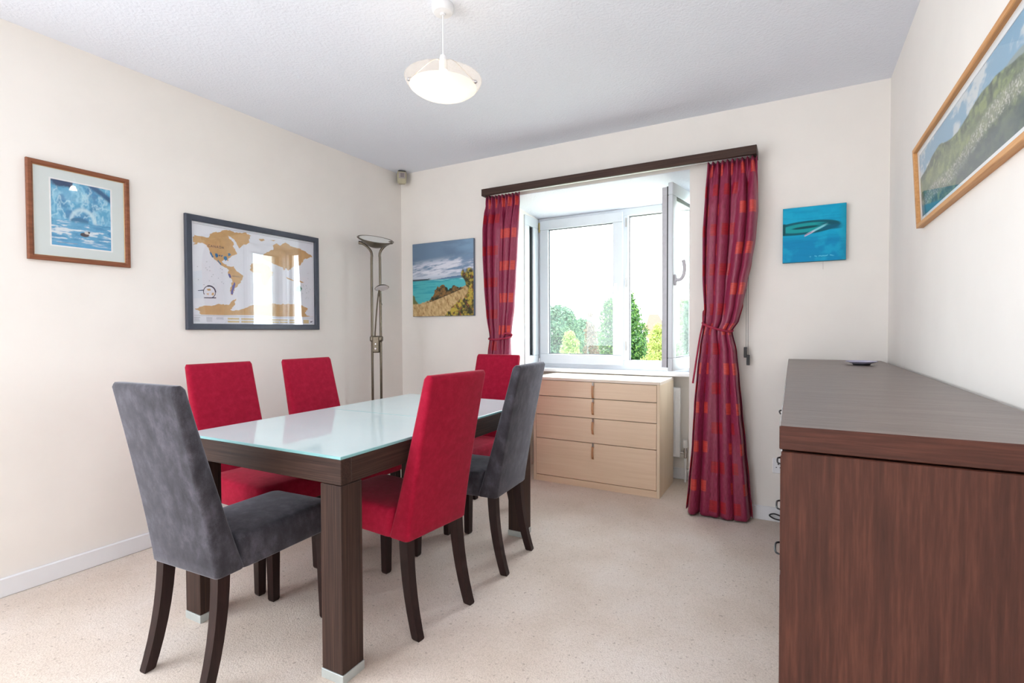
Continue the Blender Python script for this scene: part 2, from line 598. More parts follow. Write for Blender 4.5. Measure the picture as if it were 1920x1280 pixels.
# slim fixed side light in the left cheek of the bay
w2 = struct(bpy.data.objects.new('window_2', None))
COL.objects.link(w2)
w2.location = (BX0, 0.34, 0.815)
b = MB()
for (y0, y1, z0, z1) in ((0, 0.255, 0, 0.10), (0, 0.255, 1.175, 1.255), (0, 0.078, 0.10, 1.175), (0.148, 0.255, 0.10, 1.175)):
    b.box(-0.05, 0.012, y0, y1, z0, z1, bev=0.004)
b.build('window_frame', M['upvc'], w2)
b = MB()
for (y0, y1, z0, z1) in ((0.078, 0.148, 0.10, 0.106), (0.078, 0.148, 1.169, 1.175), (0.078, 0.084, 0.1, 1.175), (0.142, 0.148, 0.1, 1.175)):
    b.box(-0.03, 0.0, y0, y1, z0, z1)
b.build('gasket', M['gasket'], w2)
m = N('frosted_side_pane')
m.set(Roughness=0.2, Specular_IOR_Level=0.6)
m.b.inputs['Base Color'].default_value = lin(176, 190, 198)
m.b.inputs['Transmission Weight'].default_value = 0.15
MB().box(-0.026, -0.022, 0.08, 0.146, 0.1, 1.175).build('pane', m.m, w2)

# its larger counterpart in the right cheek, hidden from here behind the wall
w3 = struct(bpy.data.objects.new('window_3', None))
COL.objects.link(w3)
w3.location = (BX1, 0.165, 0.815)
b = MB()
for (y0, y1, z0, z1) in ((0, 0.37, 0, 0.06), (0, 0.37, 1.19, 1.24), (0, 0.05, 0.06, 1.19), (0.32, 0.37, 0.06, 1.19)):
    b.box(0.004, 0.06, y0, y1, z0, z1, bev=0.004)
b.build('window_frame', M['upvc'], w3)
MB().box(0.03, 0.034, 0.05, 0.32, 0.06, 1.19).build('pane', M['pane'], w3)

# ------------------------------------------------------------------ dining table
T_ROT = 0.028
tx1, ty0 = 1.695, -2.221
TL, TD = 0.841, 1.386       # short side (x), long side (y)
table = thing('dining_table', 'rectangular dark wood dining table with pale frosted glass top', 'table', (tx1, ty0, 0), T_ROT)
x0, x1, y0, y1 = -TL, 0.0, 0.0, TD
TZ, AZ = 0.729, 0.637
b = MB()
for q in ((x0, x1, y0, y0 + 0.045), (x0, x1, y1 - 0.045, y1)):
    b.box(q[0], q[1], q[2], q[3], AZ, TZ - 0.010, bev=0.002, seg=1, mi=0)
for q in ((x0, x0 + 0.045, y0 + 0.045, y1 - 0.045), (x1 - 0.045, x1, y0 + 0.045, y1 - 0.045)):
    b.box(q[0], q[1], q[2], q[3], AZ, TZ - 0.010, bev=0.002, seg=1, mi=1)
b.box(x0 + 0.045, x1 - 0.045, y0 + 0.045, y1 - 0.045, TZ - 0.03, TZ - 0.010, mi=0)
b.build('apron', [M['wenge_x'], M['wenge_y']], table)
seam = 0.712
for (a0, a1) in ((y0 - 0.001, seam - 0.0015), (seam + 0.0015, y1 + 0.001)):
    b = MB()
    b.box(x0 - 0.001, x1 + 0.001, a0, a1, TZ - 0.010, TZ, bev=0.0015, seg=1)
    g = b.build('glass_top', [M['table_glass'], M['glass_edge']], table)
    for p in g.data.polygons:
        p.material_index = 0 if abs(p.normal.z) > 0.9 else 1
LW = 0.092
for lx in (x0, x1 - LW):
    for ly in (y0, y1 - LW):
        lg = MB().box(lx, lx + LW, ly, ly + LW, 0.03, AZ - 0.002, bev=0.002, seg=1).build('leg', M['wenge_z'], table)
        MB().box(lx - 0.002, lx + LW + 0.002, ly - 0.002, ly + LW + 0.002, 0.0, 0.03, bev=0.001, seg=1).build('foot_cap', M['alu'], lg)


# ------------------------------------------------------------------ chairs
def rrect(hw, ya, yb, z, r, n=4):
    """rounded rectangle ring in the xy plane: x in +-hw, y in ya..yb"""
    pts = []
    r = min(r, hw * 0.95, (yb - ya) / 2 * 0.95)
    for cx, cy, a0 in ((hw - r, yb - r, 0), (-hw + r, yb - r, PI / 2), (-hw + r, ya + r, PI), (hw - r, ya + r, 3 * PI / 2)):
        for i in range(n + 1):
            a = a0 + PI / 2 * i / n
            pts.append((cx + r * math.cos(a), cy + r * math.sin(a), z))
    return pts


def make_chair(label, fab, group):
    root = thing('dining_chair', label, 'chair', group=group)
    # local: faces +Y, origin on the floor
    zb, zt, hw = 0.352, 0.967, 0.168
    rings = []
    for t in [0, 0.01, 0.06, 0.16, 0.26, 0.36, 0.5, 0.65, 0.8, 0.9, 0.96, 0.978, 0.991, 1.0]:
        z = zb + (zt - zb) * t
        yr = -0.253 - 0.121 * (t ** 1.15)
        yfw = -0.150 - 0.182 * (t ** 0.92)
        w = hw - 0.006 * t
        r = 0.016
        if t == 0:
            yr += 0.004; yfw -= 0.004; w -= 0.004
        if t > 0.975:
            k = (t - 0.975) / 0.025
            yr += 0.011 * k * k
            yfw -= 0.011 * k * k
            w -= 0.004 * k * k
        rings.append(rrect(w, yr, yfw, z, r))
    MB().loft(rings).build('backrest', fab, root, True, 50)
    rings = []
    ya, yb = -0.17, 0.242
    for z, e in ((0.352, 0.004), (0.356, 0.0), (0.38, 0.0), (0.43, 0.002), (0.448, 0.005), (0.457, 0.013), (0.461, 0.026)):
        rings.append(rrect(hw - e, ya, yb - e, z, 0.03))
    b = MB().loft(rings, cap=False)
    # domed cushion top
    top = rings[-1]
    for s, dz in ((0.8, 0.004), (0.5, 0.007), (0.15, 0.008)):
        rings.append([(x * s, (y - 0.03) * s + 0.03, 0.461 + dz) for x, y, z in top])
    b.bm.free()
    b = MB().loft(rings)
    b.build('seat', fab, root, True, 50)
    for s in (-1, 1):
        f0 = MB()
        xs = s * 0.142
        f0.loft([[(xs - 0.021, 0.180, 0.37), (xs + 0.021, 0.180, 0.37), (xs + 0.021, 0.222, 0.37), (xs - 0.021, 0.222, 0.37)],
                 [(xs - 0.016 + s * 0.004, 0.190, 0.008), (xs + 0.016 + s * 0.004, 0.190, 0.008), (xs + 0.016 + s * 0.004, 0.222, 0.008), (xs - 0.016 + s * 0.004, 0.222, 0.008)],
                 [(xs - 0.013 + s * 0.004, 0.193, 0.0), (xs + 0.013 + s * 0.004, 0.193, 0.0), (xs + 0.013 + s * 0.004, 0.219, 0.0), (xs - 0.013 + s * 0.004, 0.219, 0.0)]])
        f0.build('leg', M['chairleg'], root)
        rr = []
        for t in [0, 0.15, 0.3, 0.45, 0.6, 0.75, 0.9, 0.985, 1.0]:
            z = 0.37 * (1 - t)
            y = -0.222 - 0.012 * t - 0.052 * t ** 2.2
            hx, hy = 0.019 - 0.004 * t, 0.021 - 0.004 * t
            if t == 1.0:
                hx -= 0.003; hy -= 0.003
            xs2 = s * (0.140 + 0.008 * t)
            rr.append([(xs2 - hx, y - hy, z), (xs2 + hx, y - hy, z), (xs2 + hx, y + hy, z), (xs2 - hx, y + hy, z)])
        MB().loft(rr).build('leg', M['chairleg'], root, True, 40)
    return root


def dup(root, label):
    r = root.copy()
    COL.objects.link(r)
    r['label'] = label
    for ch in list(root.children):
        c = ch.copy()
        COL.objects.link(c)
        c.parent = r
        for g in ch.children:
            k = g.copy()
            COL.objects.link(k)
            k.parent = c
    return r


GRP = 'high-backed dining chairs around the table'
red0 = make_chair('red fabric dining chair nearest the camera, its back turned to the room', M['red'], GRP)
grey0 = make_chair('grey suede dining chair at the near end of the table', M['grey'], GRP)
spots = [
    (red0, 1.476, -1.745, 85.2),
    (dup(red0, 'red fabric dining chair beneath the wall map, right behind the near grey chair'), 0.747, -1.836, -92.6),
    (dup(red0, 'red fabric dining chair on the wall side of the table next to the floor lamp'), 0.784, -1.329, -90.8),
    (dup(red0, 'red fabric dining chair at the far table end in front of the left curtain'), 1.216, -0.803, 178.7),
    (grey0, 1.198, -2.190, 3.5),
    (dup(grey0, 'grey suede dining chair beside the chest of drawers, back turned to the room'), 1.484, -1.212, 94.5),
]
for o, x, y, r in spots:
    o.location = (x, y, 0)
    o.rotation_euler = (0, 0, math.radians(r))

# ------------------------------------------------------------------ sideboard
SX, SZ, SY0, SY1 = 2.9195, 0.957, -2.349, -0.025
side = thing('sideboard', 'long dark brown wooden sideboard along the right wall', 'sideboard', (SX, SY0, 0), 0.0056)
D = W - 0.018 - SX
L = SY1 - SY0
MB().box(0.003, D, 0.003, L - 0.003, 0.05, SZ - 0.045, bev=0.0015, seg=1).build('carcass', M['side_z'], side)
MB().box(0.03, D, 0.03, L - 0.03, 0.0, 0.05).build('plinth', M['side_z'], side)
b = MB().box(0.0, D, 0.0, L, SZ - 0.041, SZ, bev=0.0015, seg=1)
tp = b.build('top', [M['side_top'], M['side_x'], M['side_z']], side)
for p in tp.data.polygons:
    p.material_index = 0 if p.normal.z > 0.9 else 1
zs = [0.06, 0.27, 0.48, 0.69, 0.905]
hy = {3: -0.70, 2: -1.04, 1: -1.13, 0: -1.274}
hzz = {3: 0.745, 2: 0.598, 1: 0.446, 0: 0.332}
for k in range(4):
    dr = MB().box(0.0015, 0.014, 0.02, L - 0.02, zs[k] + 0.004, zs[k + 1] - 0.004, bev=0.001, seg=1).build('drawer', M['side_z'], side)
    yy = hy[k] - SY0
    MB().tube(catmull([(0.002, yy - 0.06, hzz[k]), (-0.026, yy - 0.05, hzz[k]), (-0.031, yy, hzz[k] + 0.004), (-0.026, yy + 0.05, hzz[k]), (0.002, yy + 0.06, hzz[k])], 4), 0.0034, 8).build('handle', M['black'], dr, True)
# dish on the sideboard
b = MB()
b.lathe([(0.001, 0.004), (0.03, 0.004), (0.036, 0.007), (0.062, 0.016), (0.064, 0.0175), (0.062, 0.0195), (0.035, 0.011), (0.028, 0.009), (0.001, 0.009)], n=36)
b.lathe([(0.001, 0.0), (0.034, 0.0), (0.036, 0.007), (0.001, 0.007)], n=36, mi=1)
o = b.build('dish', [plain('pale_lilac_glaze', lin(190, 188, 214), 0.2), M['black']], None, True)
o.location = (3.213, -0.46, SZ)
tag(o, 'small shallow pale lilac dish lying on the far end of the sideboard', 'dish')

# ------------------------------------------------------------------ chest of drawers
KX0, KX1, KY0, KY1, KZ = 1.221, 2.157, 0.07, 0.50, 0.779
chest = thing('chest_of_drawers', 'pale birch chest of drawers standing under the window', 'chest of drawers', (KX0, KY0, 0))
kw, kd = KX1 - KX0, KY1 - KY0
b = MB()
b.box(0, 0.020, 0, kd, 0, KZ - 0.020, bev=0.001, seg=1).box(kw - 0.020, kw, 0, kd, 0, KZ - 0.020, bev=0.001, seg=1)
b.box(0.020, kw - 0.020, 0.0221, kd, 0.05, KZ - 0.020, mi=1)  # dark-coloured inner box paints the shade into the drawer gaps
b.build('carcass', [M['birch_z'], M['gapdark']], chest)
MB().box(0, kw, 0, kd, KZ - 0.020, KZ, bev=0.002, seg=1).build('top', M['birch_top'], chest)
MB().box(0.020, kw - 0.020, 0.006, 0.022, 0.0, 0.046).build('plinth', M['birch_x'], chest)
gz = [0.0485, 0.3235, 0.5005, 0.640, KZ - 0.021]
for k in range(4):
    dr = MB().box(0.0225, kw - 0.0225, 0.002, 0.022, gz[k] + 0.0024, gz[k + 1] - 0.0024, bev=0.0008, seg=1).build('drawer', M['birch_x'], chest)
    zt = gz[k + 1] - 0.004
    hx = 1.690 - KX0
    b = MB()
    b.box(hx - 0.0055, hx + 0.0075, -0.005, 0.002, zt - 0.03, zt + 0.004, bev=0.001, seg=1, mi=1)
    pts = [(0.003, 0), (-0.007, -0.004), (-0.012, -0.028), (-0.0135, -0.055), (-0.009, -0.080), (0.001, -0.092)]
    rg = [[(hx - 0.0075, yy - 0.0015, zt - 0.018 + zz), (hx + 0.0075, yy - 0.0015, zt - 0.018 + zz), (hx + 0.0075, yy + 0.0015, zt - 0.018 + zz), (hx - 0.0075, yy + 0.0015, zt - 0.018 + zz)] for yy, zz in pts]
    b.loft(rg, mi=0)
    h = b.build('handle', [M['leather'], M['steel']], dr)
    h['label'] = 'tan leather pull with steel clip'

# ------------------------------------------------------------------ radiator behind the chest
rad = thing('radiator', 'white panel radiator on the bay wall behind the chest of drawers', 'radiator', (1.27, 0.56, 0.18))
rw = 2.200 - 1.27
b = MB().box(0, rw, -0.030, 0.0, 0, 0.52, bev=0.006)
for i in range(18):
    xx = 0.04 + i * (rw - 0.08) / 17
    b.box(xx - 0.008, xx + 0.008, -0.035, -0.029, 0.03, 0.49, bev=0.002, seg=1)
b.build('panel', M['white'], rad)
for bx_ in (0.2, rw - 0.26):
    MB().box(bx_, bx_ + 0.06, 0.0, 0.058, 0.1, 0.45).build('bracket', M['white'], rad)
vx = rw + 0.035
b = MB().tube([(rw - 0.004, -0.014, 0.035), (vx, -0.014, 0.035)], 0.008)
b.tube([(vx, -0.014, 0.0), (vx, -0.014, 0.075)], 0.011)
b.lathe([(0.001, 0.012), (0.015, 0.012), (0.015, 0.03), (0.001, 0.03)], (vx, -0.014, 0.03), 14)
vb = b.build('valve', M['chrome'], rad, True)
vb['label'] = 'chrome thermostatic valve'
MB().lathe([(0.001, 0), (0.016, 0), (0.020, 0.006), (0.021, 0.04), (0.017, 0.058), (0.001, 0.06)], (vx, -0.014, 0.075), 18).build('valve_head', M['white'], vb, True)
MB().tube([(vx, -0.014, 0.0), (vx, -0.014, -0.18)], 0.0085).build('pipe', M['white'], rad, True)

# ------------------------------------------------------------------ pelmet and curtains
PX0, PX1, PZ0, PZ1 = 0.894, 2.7405, 2.123, 2.1735
pel = thing('curtain_pelmet', 'dark wood pelmet board fixed above the bay window', 'pelmet', (PX0, 0, PZ0))
pw, ph = PX1 - PX0, PZ1 - PZ0
b = MB().box(0, pw, -0.135, -0.115, 0, ph, bev=0.0015, seg=1)
b.box(0, 0.02, -0.115, 0, 0, ph).box(pw - 0.02, pw, -0.115, 0, 0, ph)
b.box(0.02, pw - 0.02, -0.115, 0, ph - 0.012, ph)
b.build('board', M['wenge_x'], pel)
MB().box(0.04, pw - 0.04, -0.085, -0.060, 0.012, ph - 0.012).build('curtain_track', M['white'], pel)


def interp(tab, z):
    tab = sorted(tab)
    if z <= tab[0][0]:
        return tab[0][1]
    for (a, p), (c, q) in zip(tab, tab[1:]):
        if z <= c:
            t = (z - a) / (c - a)
            t = t * t * (3 - 2 * t) * 0.5 + t * 0.5
            return p + (q - p) * t
    return tab[-1][1]


def curtain(label, left, right, ztop, zbot, ztie, folds, seed, cloth, yc=-0.092):
    rnd = random.Random(seed)
    root = thing('curtain', label, 'curtain', ((left[0][1] + right[0][1]) / 2, yc, zbot), 0, 'crimson tied-back curtains')
    cx = root.location.x
    nu, nv = 150, 120
    bm = bmesh.new()
    uvl = bm.loops.layers.uv.new('UVMap')
    ph = [rnd.uniform(0, 2 * PI) for _ in range(6)]
    grid = []
    for j in range(nv + 1):
        s = j / nv
        z = ztop + (zbot - ztop) * s
        xl, xr = interp(left, z), interp(right, z)
        dt = ztop - z
        dz = z - ztie
        # how gathered the cloth is at this height
        sq = math.exp(-(dz / 0.10) ** 2)
        head = max(0.0, 1 - dt / 0.075)
        amp = 0.050 + 0.014 * min(1, max(0, -dz) / 0.6)
        amp = amp * (1 - 0.45 * sq)
        fam = min(1.0, dt / 0.25)
        row = []
        for i in range(nu + 1):
            u = i / nu
            drift = 0.35 * math.sin(1.7 * s * PI + ph[0]) * (1 - sq)
            warp = u + 0.035 * math.sin(2 * PI * u * 1.5 + ph[1] + 2.2 * s)
            f1 = math.sin(2 * PI * folds * warp + drift + ph[2])
            f2 = math.sin(2 * PI * (folds * 2 + 1) * u + ph[3] + 1.5 * s)
            f3 = math.sin(2 * PI * (folds + 2) * u + ph[4] - 3 * s)
            wv = folds * warp + drift / (2 * PI) + ph[2] / (2 * PI)
            k1 = 1 - 2 * abs(math.sin(PI * wv)) ** 0.75
            y = amp * (0.86 * k1 + 0.07 * f2 + 0.14 * f3) * fam
            pleat = math.sin(2 * PI * folds * 2.5 * u + ph[5])
            y += (1 - fam) * 0.015 * pleat
            # pinched line under the heading
            y *= 1 - 0.45 * math.exp(-((dt - 0.075) / 0.022) ** 2)
            # tie pulls the cloth into a rounded bundle
            y += sq * 0.018 * (1 - (2 * u - 1) ** 2) * -1
            x = xl + (xr - xl) * u + -amp * 0.34 * math.sin(2 * PI * wv) * fam * math.sin(PI * u) ** 0.5
            zz = z
            if j == nv:
                zz += 0.010 * (0.5 + 0.5 * k1)
            if j <= 1:
                zz -= 0.006 * (0.5 + 0.5 * pleat)
            zz -= 0.0
            if dz > 0:
                pass
            row.append(bm.verts.new((x - cx, y, zz - zbot)))
        grid.append(row)
    for j in range(nv):
        for i in range(nu):
            fc = bm.faces.new((grid[j][i], grid[j + 1][i], grid[j + 1][i + 1], grid[j][i + 1]))
            for lp, (ii, jj) in zip(fc.loops, ((i, j), (i, j + 1), (i + 1, j + 1), (i + 1, j))):
                lp[uvl].uv = (ii / nu * cloth, jj / nv * (ztop - zbot))
            fc.smooth = True
    me = bpy.data.meshes.new('cloth')
    bm.to_mesh(me)
    bm.free()
    me.materials.append(M['curtain'])
    o = bpy.data.objects.new('cloth', me)
    COL.objects.link(o)
    o.parent = root
    sd = o.modifiers.new('thickness', 'SOLIDIFY')
    sd.thickness = 0.003
    return root, cx


RL_ = [(2.126, 2.473), (1.921, 2.459), (1.699, 2.448), (1.442, 2.449), (1.248, 2.459), (1.168, 2.456), (1.022, 2.436), (0.859, 2.420), (0.662, 2.404), (0.43, 2.392), (0.195, 2.372), (0.01, 2.356)]
RR_ = [(2.129, 2.739), (1.976, 2.745), (1.823, 2.746), (1.672, 2.736), (1.52, 2.714), (1.398, 2.69), (1.275, 2.668), (1.181, 2.648), (1.119, 2.611), (0.993, 2.635), (0.837, 2.65), (0.649, 2.668), (0.432, 2.69), (0.245, 2.708), (0.029, 2.726)]
LL_ = [(2.121, 0.915), (1.924, 0.905), (1.685, 0.903), (1.444, 0.912), (1.244, 0.925), (1.072, 0.943), (0.943, 0.928), (0.5, 0.89), (0.02, 0.86)]
LR_ = [(2.111, 1.2), (1.894, 1.191), (1.702, 1.181), (1.511, 1.167), (1.317, 1.153), (1.123, 1.126), (1.076, 1.117), (0.951, 1.121), (0.5, 1.15), (0.02, 1.18)]


def rope_ring(root, cx, zb, xl, xr, zl, zr, yc=-0.085):
    pts = []
    for i in range(41):
        a = 2 * PI * i / 40
        c = math.cos(a)
        pts.append(((xl + xr) / 2 + (xr - xl) / 2 * 1.05 * c - cx, 0.052 * math.sin(a) - 0.012, (zl + zr) / 2 + (zr - zl) / 2 * c - 0.012 * math.sin(-a) - zb))
    b = MB().tube(pts, [0.0065 + 0.001 * math.sin(i * 2.2) for i in range(41)], 8)
    return b


cr, cx = curtain('long crimson patterned curtain right of the window, reaching the floor, tied at mid height', RL_, RR_, 2.124, 0.012, 1.14, 4, 11, 1.15)
b = rope_ring(cr, cx, 0.012, 2.455, 2.612, 1.168, 1.118)
b.tube(catmull([(2.452 - cx, 0.0, 1.155), (2.440 - cx, -0.03, 1.08), (2.424 - cx, -0.035, 0.97), (2.408 - cx, -0.03, 0.86), (2.398 - cx, -0.03, 0.79)], 6), 0.0055, 8)
b.tube(catmull([(2.452 - cx, 0.0, 1.155), (2.448 - cx, 0.02, 1.19), (2.446 - cx, 0.05, 1.225), (2.452 - cx, 0.083, 1.235)], 4), 0.005, 8)
b.build('tieback', M['rope'], cr, True)
cl, cx = curtain('crimson patterned curtain left of the window, its lower half hidden by the far red chair', LL_, LR_, 2.124, 0.012, 1.075, 4, 5, 1.15)
b = rope_ring(cl, cx, 0.012, 0.945, 1.117, 1.068, 1.078)
b.tube(catmull([(1.117 - cx, 0.0, 1.07), (1.13 - cx, -0.01, 1.085), (1.10 - cx, -0.05, 1.095), (1.085 - cx, -0.055, 1.075)], 4), 0.006, 8)
b.build('tieback', M['rope'], cl, True)

# pull cords with weights
pc = thing('curtain_pull', 'thin curtain draw cords with two black weights hanging beside the right curtain', 'cord', (2.690, -0.035, 0.915))
for dx, z0, z1 in ((-0.006, 0.06, 1.215), (0.005, 0.03, 1.215)):
    MB().tube([(dx, 0, z0), (dx, 0, z1)], 0.0013, 6).build('cord', plain('grey_cord', lin(120, 118, 118), 0.7), pc)
for dx, z0 in ((-0.009, 0.045), (0.006, 0.0)):
    MB().box(dx - 0.0085, dx + 0.0085, -0.008, 0.008, z0, z0 + 0.062, bev=0.002, seg=1).build('weight', M['black'], pc)

# ------------------------------------------------------------------ wall socket and cable
so_ = thing('wall_socket', 'white double wall socket low on the back wall beside the sideboard', 'socket', (2.828, 0.0, 0.285))
MB().box(0, 0.146, -0.009, 0, 0, 0.086, bev=0.003).build('plate', M['white'], so_)
for ox2 in (0.03, 0.105):
    b = MB()
    b.box(ox2 - 0.003, ox2 + 0.003, -0.0095, -0.008, 0.050, 0.058)
    b.box(ox2 - 0.013, ox2 - 0.007, -0.0095, -0.008, 0.032, 0.037)
    b.box(ox2 + 0.007, ox2 + 0.013, -0.0095, -0.008, 0.032, 0.037)
    b.build('pin_holes', M['black'], so_)
for sx_2 in (0.015, 0.12):
    MB().box(sx_2, sx_2 + 0.009, -0.014, -0.009, 0.062, 0.076, bev=0.001, seg=1).build('switch', M['white'], so_)
pts = catmull([(2.905, -0.03, 0.026), (2.88, -0.032, 0.020), (2.84, -0.034, 0.024), (2.815, -0.04, 0.042), (2.84, -0.045, 0.056), (2.88, -0.04, 0.044), (2.908, -0.034, 0.030)], 7)
o = MB().tube([Vector(p) + Vector((0, 0, 0.0)) for p in pts], 0.0042, 8).build('power_cable', M['black'], None, True)
tag(o, 'black looped power cable at the skirting behind the sideboard', 'cable')

# ------------------------------------------------------------------ motion sensor in the corner
ms = thing('motion_sensor', 'small cream alarm motion sensor high in the corner of the room', 'sensor', (0.070, -0.070, 2.340), PI / 4)
rings = []
for z, hw, d0 in ((0.0, 0.026, 0.030), (0.010, 0.034, 0.040), (0.05, 0.038, 0.046), (0.085, 0.038, 0.046), (0.096, 0.036, 0.044)):
    rings.append([(x, y - 0.02, z) for x, y, zz in rrect(hw, -d0 / 2, d0 / 2, z, 0.010)])
MB().loft(rings).build('housing', plain('aged_cream_plastic', lin(182, 174, 146), 0.4), ms, True)
MB().box(-0.027, 0.027, -0.047, -0.040, 0.040, 0.088, bev=0.002, seg=1).build('lens_window', plain('translucent_grey_lens', lin(170, 162, 158), 0.35), ms)
b = MB()
for dx in (-0.007, 0.007):
    b.box(dx - 0.0035, dx + 0.0035, -0.0485, -0.0465, 0.05, 0.082)
b.build('lens_rib', plain('dark_grey_lens', lin(96, 90, 96), 0.4), ms)
MB().box(-0.03, 0.03, -0.036, 0.0, 0.096, 0.103).box(-0.012, 0.012, -0.02, 0.05, 0.02, 0.09).build('bracket', M['black'], ms)

# ------------------------------------------------------------------ pendant lamp
PXc, PYc = 1.676, -1.646
pen = thing('pendant_lamp', 'lit glass bowl pendant lamp hanging from the ceiling', 'lamp', (PXc, PYc, H))
MB().lathe([(0.001, 0), (0.044, 0), (0.045, -0.004), (0.043, -0.024), (0.038, -0.031), (0.012, -0.034), (0.010, -0.040), (0.001, -0.041)], n=36).build('ceiling_rose', M['white'], pen, True)
MB().tube([(0, 0, -0.038), (0, 0, -0.205)], 0.003, 8).build('flex', M['white'], pen)
MB().lathe([(0.001, -0.200), (0.012, -0.202), (0.017, -0.225), (0.017, -0.262), (0.001, -0.264)], n=20).build('lamp_holder', M['white'], pen, True)
tilt = Matrix.Rotation(math.radians(1.5), 3, fw) @ Matrix.Rotation(0, 3, 'X')
zr = -0.303
prof = []
for k in range(15):
    t = k / 14
    r = 0.004 + 0.149 * math.sin(t * PI / 2 * 0.98)
    prof.append((r, -0.070 * math.cos(t * PI / 2) ** 1.15))
m = N('frosted_lit_glass')
dif = m.n('ShaderNodeBsdfTranslucent')
dif.inputs['Color'].default_value = (1.0, 0.95, 0.86, 1)
d2 = m.n('ShaderNodeBsdfDiffuse')
d2.inputs['Color'].default_value = (0.95, 0.93, 0.88, 1)
gl = m.n('ShaderNodeBsdfGlossy')
gl.inputs['Roughness'].default_value = 0.15
mx1 = m.n('ShaderNodeMixShader'); mx1.inputs[0].default_value = 0.45
m.l(dif.outputs[0], mx1.inputs[1]); m.l(d2.outputs[0], mx1.inputs[2])
mx2 = m.n('ShaderNodeMixShader'); mx2.inputs[0].default_value = 0.06
m.l(mx1.outputs[0], mx2.inputs[1]); m.l(gl.outputs[0], mx2.inputs[2])
m.l(mx2.outputs[0], m.out.inputs['Surface'])
M['shade'] = m.m
MB().lathe(prof[:11], (0, 0, zr), 56, M=tilt).build('shade', M['shade'], pen, True, 80)
m = N('clear_shade_rim')
trn = m.n('ShaderNodeBsdfTransparent'); trn.inputs['Color'].default_value = (1.0, 0.99, 0.975, 1)
gl = m.n('ShaderNodeBsdfTranslucent'); gl.inputs['Color'].default_value = (1.0, 0.93, 0.86, 1)
mx = m.n('ShaderNodeMixShader'); mx.inputs[0].default_value = 0.22
m.l(trn.outputs[0], mx.inputs[1]); m.l(gl.outputs[0], mx.inputs[2]); m.l(mx.outputs[0], m.out.inputs['Surface'])
MB().lathe([prof[10], prof[11], prof[12], prof[13], prof[14], (0.157, 0.006), (0.1545, 0.0065)], (0, 0, zr), 56, M=tilt).build('shade_rim', m.m, pen, True, 80)
for k in range(3):
    a = math.radians(-119 + 64) + k * 2 * PI / 3 - math.radians(60)
    a = math.radians([202, 342, 92][k])
    dr_ = rt * math.cos(a) + Vector((fw.x, fw.y, 0)).normalized() * math.sin(a) * 1.0
    p = tilt @ (dr_ * 0.136) + Vector((0, 0, zr - 0.020))
    nrm = Vector((dr_.x, dr_.y, -0.5)).normalized()
    b = MB().tube([p - nrm * 0.006, p + nrm * 0.007, p + nrm * 0.013], [0.0065, 0.0075, 0.003], 12)
    b.build('stud', M['chrome'], pen, True)
    MB().tube(catmull([(dr_.x * 0.014, dr_.y * 0.014, -0.222), (dr_.x * 0.05, dr_.y * 0.05, -0.232), tuple(p)], 6), 0.0016, 6).build('wire', M['steel'], pen, True)
m = N('lit_bulb')
em = m.n('ShaderNodeEmission'); em.inputs['Color'].default_value = (1.0, 0.82, 0.60, 1); em.inputs['Strength'].default_value = 20
m.l(em.outputs[0], m.out.inputs['Surface'])
bl = MB().lathe([(0.001, -0.322), (0.012, -0.320), (0.020, -0.310), (0.022, -0.298), (0.018, -0.282), (0.013, -0.266), (0.001, -0.262)], n=20).build('bulb', m.m, pen, True)

# ------------------------------------------------------------------ floor lamp in the corner
fl_ = thing('floor_lamp', 'brushed steel uplighter floor lamp with reading arm standing in the corner', 'lamp', (0.22, -0.533, 0), math.atan2(rt.y, rt.x))
# local X runs along the two poles, local -Y faces the room
MB().lathe([(0.001, 0), (0.135, 0), (0.138, 0.006), (0.132, 0.018), (0.05, 0.026), (0.001, 0.028)], n=40).build('base', M['lampsteel'], fl_, True)
for s in (-1, 1):
    MB().tube(catmull([(s * 0.032, 0, 0.02), (s * 0.032, 0, 1.0), (s * 0.031, 0, 1.60), (s * 0.029, 0, 1.685), (s * 0.040, 0, 1.722), (s * 0.070, 0, 1.755), (s * 0.108, 0, 1.778)], 8), 0.0092, 10).build('pole', M['lampsteel'], fl_, True)
    MB().tube([(s * 0.098, 0, 1.776), (s * 0.124, 0, 1.779)], 0.012, 12).build('thumb_screw', M['lampsteel'], fl_, True)
tb = Matrix.Rotation(math.radians(12), 3, 'Y') @ Matrix.Rotation(math.radians(17), 3, 'X')
pb = [(0.004 + 0.122 * (k / 12), -0.062 * (1 - (k / 12) ** 1.7)) for k in range(13)]
pb2 = [(r * 0.97, z + 0.004) for r, z in pb][::-1]
sh = MB().lathe(pb + pb2, (0, 0, 1.800), 44, M=tb).build('shade', M['lampsteel'], fl_, True)
MB().lathe([(0.095, -0.010), (0.112, -0.004), (0.118, 0.004), (0.100, 0.006), (0.001, 0.008)], (0, 0, 1.800), 44, M=tb).build('diffuser_glass', plain('frosted_white_glass', lin(226, 228, 226), 0.3), sh, True)
rp = [tuple(tb @ Vector((0.130 * math.cos(2 * PI * i / 44), 0.130 * math.sin(2 * PI * i / 44), 0.002)) + Vector((0, 0, 1.800))) for i in range(45)]
MB().tube(rp, 0.0035, 8, cap=False).build('rim_ring', M['lampsteel'], sh, True)
b = MB().box(-0.048, 0.048, -0.020, 0.020, 1.045, 1.09, bev=0.012).box(-0.026, 0.026, -0.026, 0.020, 0.965, 1.088, bev=0.008)
cl_ = b.build('clamp', M['lampsteel'], fl_)
for kz_, kr_ in ((0.995, 0.007), (1.03, 0.005)):
    MB().tube([(0, -0.024, kz_), (0, -0.032, kz_)], kr_, 12).build('dimmer_knob', M['chrome'], cl_, True)
